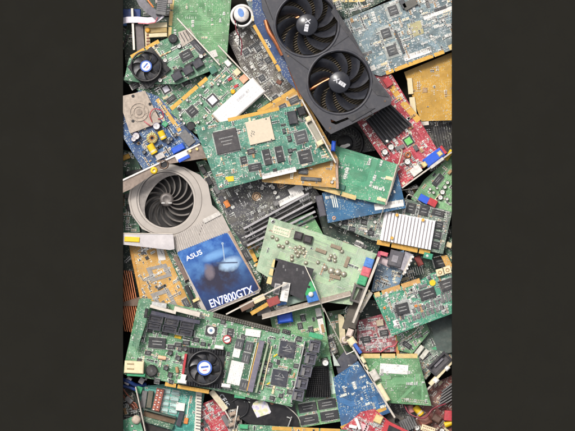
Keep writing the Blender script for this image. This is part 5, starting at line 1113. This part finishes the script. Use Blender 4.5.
rod(t, (143, 409), (176, 418), 1.6, 2, 7, mat('dark_rail', '3a4a40', .5), 'frame_rail'); poly(t, [(144, 411), (176, 419), (174, 424), (143, 416)], 2.5, 2, mat('brown_felt', '64503c', .7), 'filler_strip'); poly(t, [(143, 416), (174, 425), (172, 430), (142, 421)], 3, 3, G_DEEP, 'frame_bar'); poly(t, [(142, 422), (172, 431), (171, 440), (142, 440)], 1.3, 1, mat('dark_felt', '2a2422', .7), 'filler_strip')  # the last filler strip is a plain near-black brown
for k in range(2): rod(t, (145+k*6, 391), (142.5+k*6, 408), 5, t.top, 4, (GREYP, mat('port_dust', '5c584a', .5))[k], 'socket')
rod(t, (199, 390), (197, 440), 6, t.top, 6, mat('comb_white', 'cfcabc', .5), 'slot_connector')
for k in range(14): box(t, 199.4-k*.1, 396+k*3, 5, .8, .4, CHIPG, 'comb_tooth', z=7.2, bev=.05)
bracket(t, (135.5, 387), (147, 440), 1.4, 14, 2, STEEL); box(t, 139, 390, 6, 7, 5, GRNP, 'terminal', ia=20)
t = board('bare_board', 'flat emerald corner of a board at the bottom left corner of the heap', 'circuit board', [(112, 424), (138, 415), (146, 440), (112, 440)], 22, G_EMER, tm=T_EMER, traces=10, comp=4)
x, y = t.L(136, 420, 3); mb = MB(); mb.lathe(x, y, [(4.6, 1.2), (4.2, 3), (2, 4), (0, 3.8)], mat('dusty_knob', 'b8a898', .5), 12, cap=False); mb.build('knob', t.o)
for p in ((132, 426), (134, 431)): ecap(t, *p, 1.2, 1)
t = Thing('cable_bundle', 'blue and rust coloured cables in the gap at the lower left edge', 'cable', (130, 392), 8, 0)
for pts, m_, r_ in ((((122, 378, 12), (130, 381, 14), (138, 385, 10), (146, 384, 6)), NAVY, 2.2), (((118, 384, 8), (128, 386, 9), (140, 390, 6), (150, 386, 3)), mat('blue_sleeve', '2c4a8c', .45), 2), (((120, 384, 6), (126, 392, 7), (132, 400, 6), (138, 408, 5)), mat('rust_wire', 'a05a44', .5), .9), (((118, 388, 4), (124, 396, 5), (130, 404, 4), (134, 409, 3)), mat('rust_wire', 'a05a44', .5), .9)):
    mb = MB(); mb.tube([t.L(x, y, 0)+(z,) for x, y, z in pts], r_, m_); mb.build('cable', t.o)
for p in ((128, 381), (142, 380), (146, 376)): box(t, *p, 5, 8, 7, mat('pearl_grey', 'b4acac', .45), 'plug', z=8, ia=30)
t = Thing('copper_cooler', 'rust red cable bundle end in the black gap at the left edge below the copper fins', 'cable', (124, 352), 4, 0) if False else t
# red bottom board with white strip
t = board('expansion_card', 'red board with crowded pale parts under the mainboard at the bottom edge', 'circuit board', [(197, 406), (221, 396), (246, 440), (197, 444)], 12, RED, tm=T_RED, traces=20, comp=110, ang=-30, body=[mat('pink_grey', 'b8989c', .5), TIN, CHIPG, CHIPG, BLK])
box(t, 226, 421, 5, 12, 4, GREYP, 'socket', ia=-30); box(t, 200, 421, 4, 4, 3, GRNP, 'terminal')
t = Thing('metal_strip', 'cream metal strip lying diagonally over the red board at the bottom', 'bracket', (220, 404), 24, 51)
rod(t, (211, 391), (226, 410), 6, 0, 1.4, mat('cream_steel', 'd0c4a8', .45, .3), 'strip'); rod(t, (222, 406), (231, 421), 1.5, 0, 1.5, STEEL, 'strip_end')
t = Thing('case_plate', 'glossy black plate with white certification marks beside the cream strip', 'plate', (226, 398), 16, 56)
mb = MB(); mb.plate(t.Ls([(213, 389), (227, 388), (242, 412), (232, 420)], 1.5), [], 0, 1.5, mat('gloss_black', '121214', .2, dust=.08)); x, y = t.L(222.5, 398, 1.5)
mb.text('CE', x, y, 6.5, 1.55, W1, t.la(56), bold=.1); x, y = t.L(227, 404, 1.5); mb.text('FC', x, y, 4.5, 1.55, W1, t.la(56)); mb.build('plate', t.o)
t = Thing('drive_case', 'smooth black drive case with an iridescent holographic sticker at the bottom', 'drive case', (266, 406), 14, 8)
mb = MB(); mb.plate(t.Ls([(228, 384), (293, 398), (300, 428), (262, 433), (240, 418)], 9), [], 0, 9, mat('case_black', '19181b', .26, dust=.07, bump=.04)); mb.build('case', t.o)
def holo():
    m = NT('hologram_foil'); n = m.noise(.11, 3, .6, m.raw); r_ = m.n.new('ShaderNodeValToRGB'); m.l.new(n, r_.inputs[0]); e = r_.color_ramp.elements
    e[0].position = .32; e[0].color = lin('b8d0b0'); e[1].position = .68; e[1].color = lin('e6a0a8')
    for p, c in ((.42, 'e8dcb0'), (.5, 'e4e0e4'), (.58, 'c8c0dc')): q = e.new(p); q.color = lin(c)
    m.l.new(r_.outputs[0], m.b.inputs['Base Color']); m.b.inputs['Roughness'].default_value = .35; m.b.inputs['Metallic'].default_value = .3; m.bump(m.noise(1.2, 2), .3, .3); return m.m
t.top = 9; poly(t, [(251.8, 407), (253, 403.5), (256, 401), (260, 400.2), (264, 401), (267.5, 403.5), (271, 412), (270, 413.5), (257, 417.8)], 9.05, .2, holo(), 'hologram_sticker'); mb = MB(); mb.cyl(*t.L(272, 403, 9), 9, 2, .5, mat('bronze_screw', '9a7058', .35, .7), 14, .2); mb.build('screw', t.o)
mb = MB(); mb.tube([t.L(238, 406, 9)+(10,), t.L(236, 418, 9)+(12,), t.L(234, 430, 9)+(10,)], .8, STEEL); mb.build('clip', t.o)
for k in range(2): box(t, 247, 399+k*3, 6, .9, .1, SILK, 'printed_line', z=9, bev=0)
t = board('expansion_card', 'brown dusty board scrap with round parts at the bottom left of the drive case', 'circuit board', [(228, 410), (240, 408), (244, 438), (230, 440)], 20, K_GRA, tm=T_GRA, traces=6, comp=50)
for p in ((233, 414), (236, 420), (232, 425)): box(t, *p, 7, 4, 4, mat('dusty_beige', 'a08c7c', .5), 'coil', ia=-20, bev=1.2)
t = board('expansion_card', 'green board with a long pale gold edge along the bottom edge of the heap', 'circuit board', [(238, 424), (272, 426), (348, 430), (348, 446), (238, 446)], 30, G_MID, tm=T_MID, traces=14, comp=60, ang=3)
goldedge(t, (272, 428.4), (340, 431), 4, (.3, .7), GOLD); box(t, 244, 427, 8, 4, 3, GRNP, 'connector')
# ribbon motor top
t = Thing('white_motor', 'round white rimmed motor with an oval blue logo at the top', 'motor', (242, 16), 30, -20)
mb = MB(); mb.lathe(0, 0, [(11.5, 0), (11.5, 5), (10.4, 6), (9.2, 5.4), (9, 3)], mat('rim_white', 'dcd8d4', .4), 40, cap=False); mb.lathe(0, 0, [(9, 0), (9, 2), (0, 2)], DARK, 32, cap=False); mb.build('rim', t.o)
mb = MB(); mb.lathe(0, 1.5, [(7.6, 2), (7.6, 6), (6.4, 7.5), (0, 7.8)], mat('rim_white', 'dcd8d4', .4), 32, cap=False); mb.build('cap', t.o)
mb = MB(); a_ = []
mb.plate([(2.9*math.cos(i*.3), 3+4.4*math.sin(i*.3)) for i in range(21)], [], 7.8, 7.9, mat('logo_blue', '5c86c4', .4)); mb.build('logo', t.o)
mb = MB(); mb.tube([(-8, -2, 6), (-10, -12, 4), (-9, -24, 2), (-14, -36, 0)], .6, mat('maroon_wire', '7a2a38', .5)); mb.tube([(-7, -4, 6), (-8, -14, 5), (-12, -26, 2)], .5, DARK); mb.build('wires', t.o)
box(t, 254, 18, 4.6, 5, 6, CREAM, 'connector', z=3, ia=-20); box(t, 262, 18, 9, 3, 3, NAVY, 'clip', z=3, ia=-20)
t = board('expansion_card', 'bluish board sliver at the top edge just right of the white motor', 'circuit board', [(240, -12), (262, -12), (268, 16), (262, 26), (250, 8)], 16, B_TEAL, tm=T_SLATE, traces=10, comp=60)


# ================================================================== loose scraps in the gaps
def scrap(name, label, cat, at, z, ia):
    t = Thing(name, label, cat, at, z, ia); t.top = 0; return t
t = scrap('cable', 'maroon wire looping over the brown red power board at the bottom right', 'cable', (420, 415), 26, 0)
mb = MB(); mb.tube([t.L(x, y, 0)+(z,) for x, y, z in ((404, 404, -6), (410, 414, 0), (424, 418, 2), (433, 409, 0), (446, 404, -3))], .8, mat('maroon_wire', '7a2a38', .5)); mb.build('wire', t.o)
t = scrap('connector', 'cream two row connector lying at the bottom edge right of the red card', 'connector', (428, 429), 22, 18)
mb = MB(); mb.box(0, 0, 0, 14, 6, 5, CREAM, 0, .5)
for k in range(6):
    for j in (-1, 1): mb.box(-5+k*2, j*1.4, 5, 1, 1, .2, BROWN)
mb.build('connector_body', t.o)
t = scrap('heatsink_scrap', 'small grey finned heatsink at the bottom, right of the dim grey bracket', 'heatsink', (408, 424), 12, -25)
mb = MB(); mb.box(0, 0, 0, 16, 12, 2, GREYP)
for k in range(7): mb.box(-6.9+k*2.3, 0, 2, .9, 12, 5, GREYP)
mb.build('fins', t.o)
t = scrap('cable', 'thin white cable lying across the black drive case', 'cable', (270, 400), 26, 0)
mb = MB(); mb.tube([t.L(x, y, 0)+(z,) for x, y, z in ((246, 396, -3), (254, 399, -1), (268, 397, -1), (283, 404, -1), (297, 416, -2), (302, 428, -6))], .55, mat('cable_ivory', 'b9b4aa', .5)); mb.build('cable', t.o)
t = scrap('cable', 'black cable curling in the hollow between the red board and the drive case', 'cable', (244, 408), 24, 0)
mb = MB(); mb.tube([t.L(x, y, 0)+(z,) for x, y, z in ((232, 402, -2), (240, 398, 0), (248, 404, 1), (246, 414, 0), (238, 420, -2), (240, 430, -4))], 1.1, DARK); mb.build('cable', t.o)
t = scrap('clip', 'bright steel clip standing on the lower edge of the black drive case', 'clip', (289, 424), 26, -70)
mb = MB(); mb.box(0, 0, 0, 16, 1.2, 4, TIN, 0, .2); mb.box(6, 2, 0, 1.2, 5, 4, TIN, 0, .2); mb.build('clip_body', t.o)
t = board('expansion_card', 'small brown board scrap with pale pins left of the bent wire', 'circuit board', [(322, 338), (332, 334), (338, 352), (330, 358)], 12, K_GRA, tm=T_GRA, traces=4, comp=40)
t = board('expansion_card', 'tiny green board with white capacitors under the long steel bracket', 'circuit board', [(352, 300), (362, 306), (352, 324), (340, 314)], 10, G_DEEP, tm=T_DEEP, traces=4, comp=30)
for p in ((350, 308), (353, 314)): ecap(t, *p, 1.8, 4)
t = scrap('port', 'pearly round plug beside the blue plastic strip', 'plug', (345, 340), 20, 30)
mb = MB(); mb.lathe(0, 0, [(4, 0), (4, 5), (3, 6.4), (1.6, 6.6), (1.5, 5)], mat('pearl_plastic', 'c9b8ac', .4), 20, cap=False); mb.box(5, 0, 0, 6, 4, 4, STEELD, 0, .5); mb.build('plug_body', t.o)
t = board('expansion_card', 'dull brown board scrap in the dark gap below the narrow red card', 'circuit board', [(404, 190), (416, 184), (424, 190), (412, 199)], 8, K_GRA, tm=T_GRA, traces=3, comp=40)
t = scrap('steel_strip', 'thin steel strip in the dark gap below the narrow red card', 'bracket', (410, 189), 16, -8)
mb = MB(); mb.box(0, 0, 0, 20, 1, 1.6, STEEL, 0, .2); mb.build('strip', t.o)
t = board('expansion_card', 'mossy board scrap with grey parts left of the turquoise board', 'circuit board', [(120, 396), (134, 392), (142, 412), (124, 416)], 7, G_DARK, tm=T_DARK, traces=3, comp=60)
t = scrap('plug', 'pale grey plug with two rust wires at the left edge below the mainboard', 'plug', (129, 400), 16, 40)
mb = MB(); mb.box(0, 0, 0, 8, 5, 4, GREYP, 0, .5); mb.build('plug_body', t.o); mb = MB()
for k in (-1, 1): mb.tube([(4, k, 2), (8, k*1.6, 3), (12, k*1.2-2, 1)], .5, mat('rust_wire', 'a05a44', .5))
mb.build('wires', t.o)
t = board('expansion_card', 'dusty board scrap with tall grey parts right of the narrow green board with gold edge', 'circuit board', [(236, 250), (252, 244), (256, 256), (246, 262)], 9, K_GRA, tm=T_GRA, traces=3, comp=40)
t = scrap('nut_bracket', 'small brass bracket tip under the hanging video socket of the blue card', 'bracket', (204, 158), 30, 12)
mb = MB(); mb.box(0, 0, 0, 16, 3, 2, GOLD, 0, .3); mb.build('bracket_tip', t.o)

# ================================================================== trim everything to the heap's straight sides
bpy.context.view_layer.update()
for o in list(sc.objects):
    if o.type != 'MESH' or o.name == 'floor': continue
    me = o.data; mw = o.matrix_world; xs = [(mw @ v.co) for v in me.vertices]
    if not xs: continue
    zc = sum(p.z for p in xs)/len(xs); lim = HALF*S*(CAMH-zc)/CAMH
    mx = max(p.x for p in xs); mn = min(p.x for p in xs)
    if mn > lim or mx < -lim: bpy.data.objects.remove(o); continue
    if mx > lim or mn < -lim:
        bm = bmesh.new(); bm.from_mesh(me); bm.transform(mw)
        for sg in (1, -1):
            if (mx > lim and sg == 1) or (mn < -lim and sg == -1):
                r_ = bmesh.ops.bisect_plane(bm, geom=bm.verts[:]+bm.edges[:]+bm.faces[:], plane_co=(sg*lim, 0, 0), plane_no=(sg, 0, 0), clear_outer=True, dist=1e-7)
                ed = [e for e in r_['geom_cut'] if isinstance(e, bmesh.types.BMEdge)]
                if ed:
                    try: bmesh.ops.edgenet_fill(bm, edges=ed)
                    except Exception: pass
        bm.transform(mw.inverted()); bm.to_mesh(me); bm.free()
        if not me.polygons: bpy.data.objects.remove(o)

# ================================================================== camera and daylight
cam = bpy.data.cameras.new('camera'); co = bpy.data.objects.new('camera', cam); COL.objects.link(co); sc.camera = co
co.location = (0, 0, CAMH); cam.sensor_width = 36; cam.lens = 36*CAMH/(575*S); cam.clip_start = .1; cam.clip_end = 100
w = bpy.data.worlds.new('World'); sc.world = w; w.use_nodes = True; nt = w.node_tree; bg = nt.nodes['Background']
sky = nt.nodes.new('ShaderNodeTexSky'); sky.sky_type = 'NISHITA'; sky.sun_disc = False
EL, AZ = 56, 325     # degrees; azimuth measured from +Y clockwise
sky.sun_elevation = D2R(EL); sky.sun_rotation = D2R(AZ); sky.air_density = .6; sky.dust_density = 6; sky.ozone_density = .4
hs = nt.nodes.new('ShaderNodeHueSaturation'); hs.inputs['Saturation'].default_value = .35
nt.links.new(sky.outputs[0], hs.inputs['Color']); nt.links.new(hs.outputs[0], bg.inputs['Color']); bg.inputs['Strength'].default_value = .145
su = bpy.data.lights.new('sun', 'SUN'); su.energy = 2.3; su.angle = D2R(11); su.color = (1, .96, .9)
so = bpy.data.objects.new('sun', su); COL.objects.link(so)
d = Vector((math.sin(D2R(AZ))*math.cos(D2R(EL)), math.cos(D2R(AZ))*math.cos(D2R(EL)), math.sin(D2R(EL)))); so.rotation_euler = d.to_track_quat('Z', 'Y').to_euler()
sc.view_settings.view_transform = 'Standard'; sc.view_settings.look = 'None'; sc.view_settings.exposure = 0.04; sc.view_settings.gamma = 1
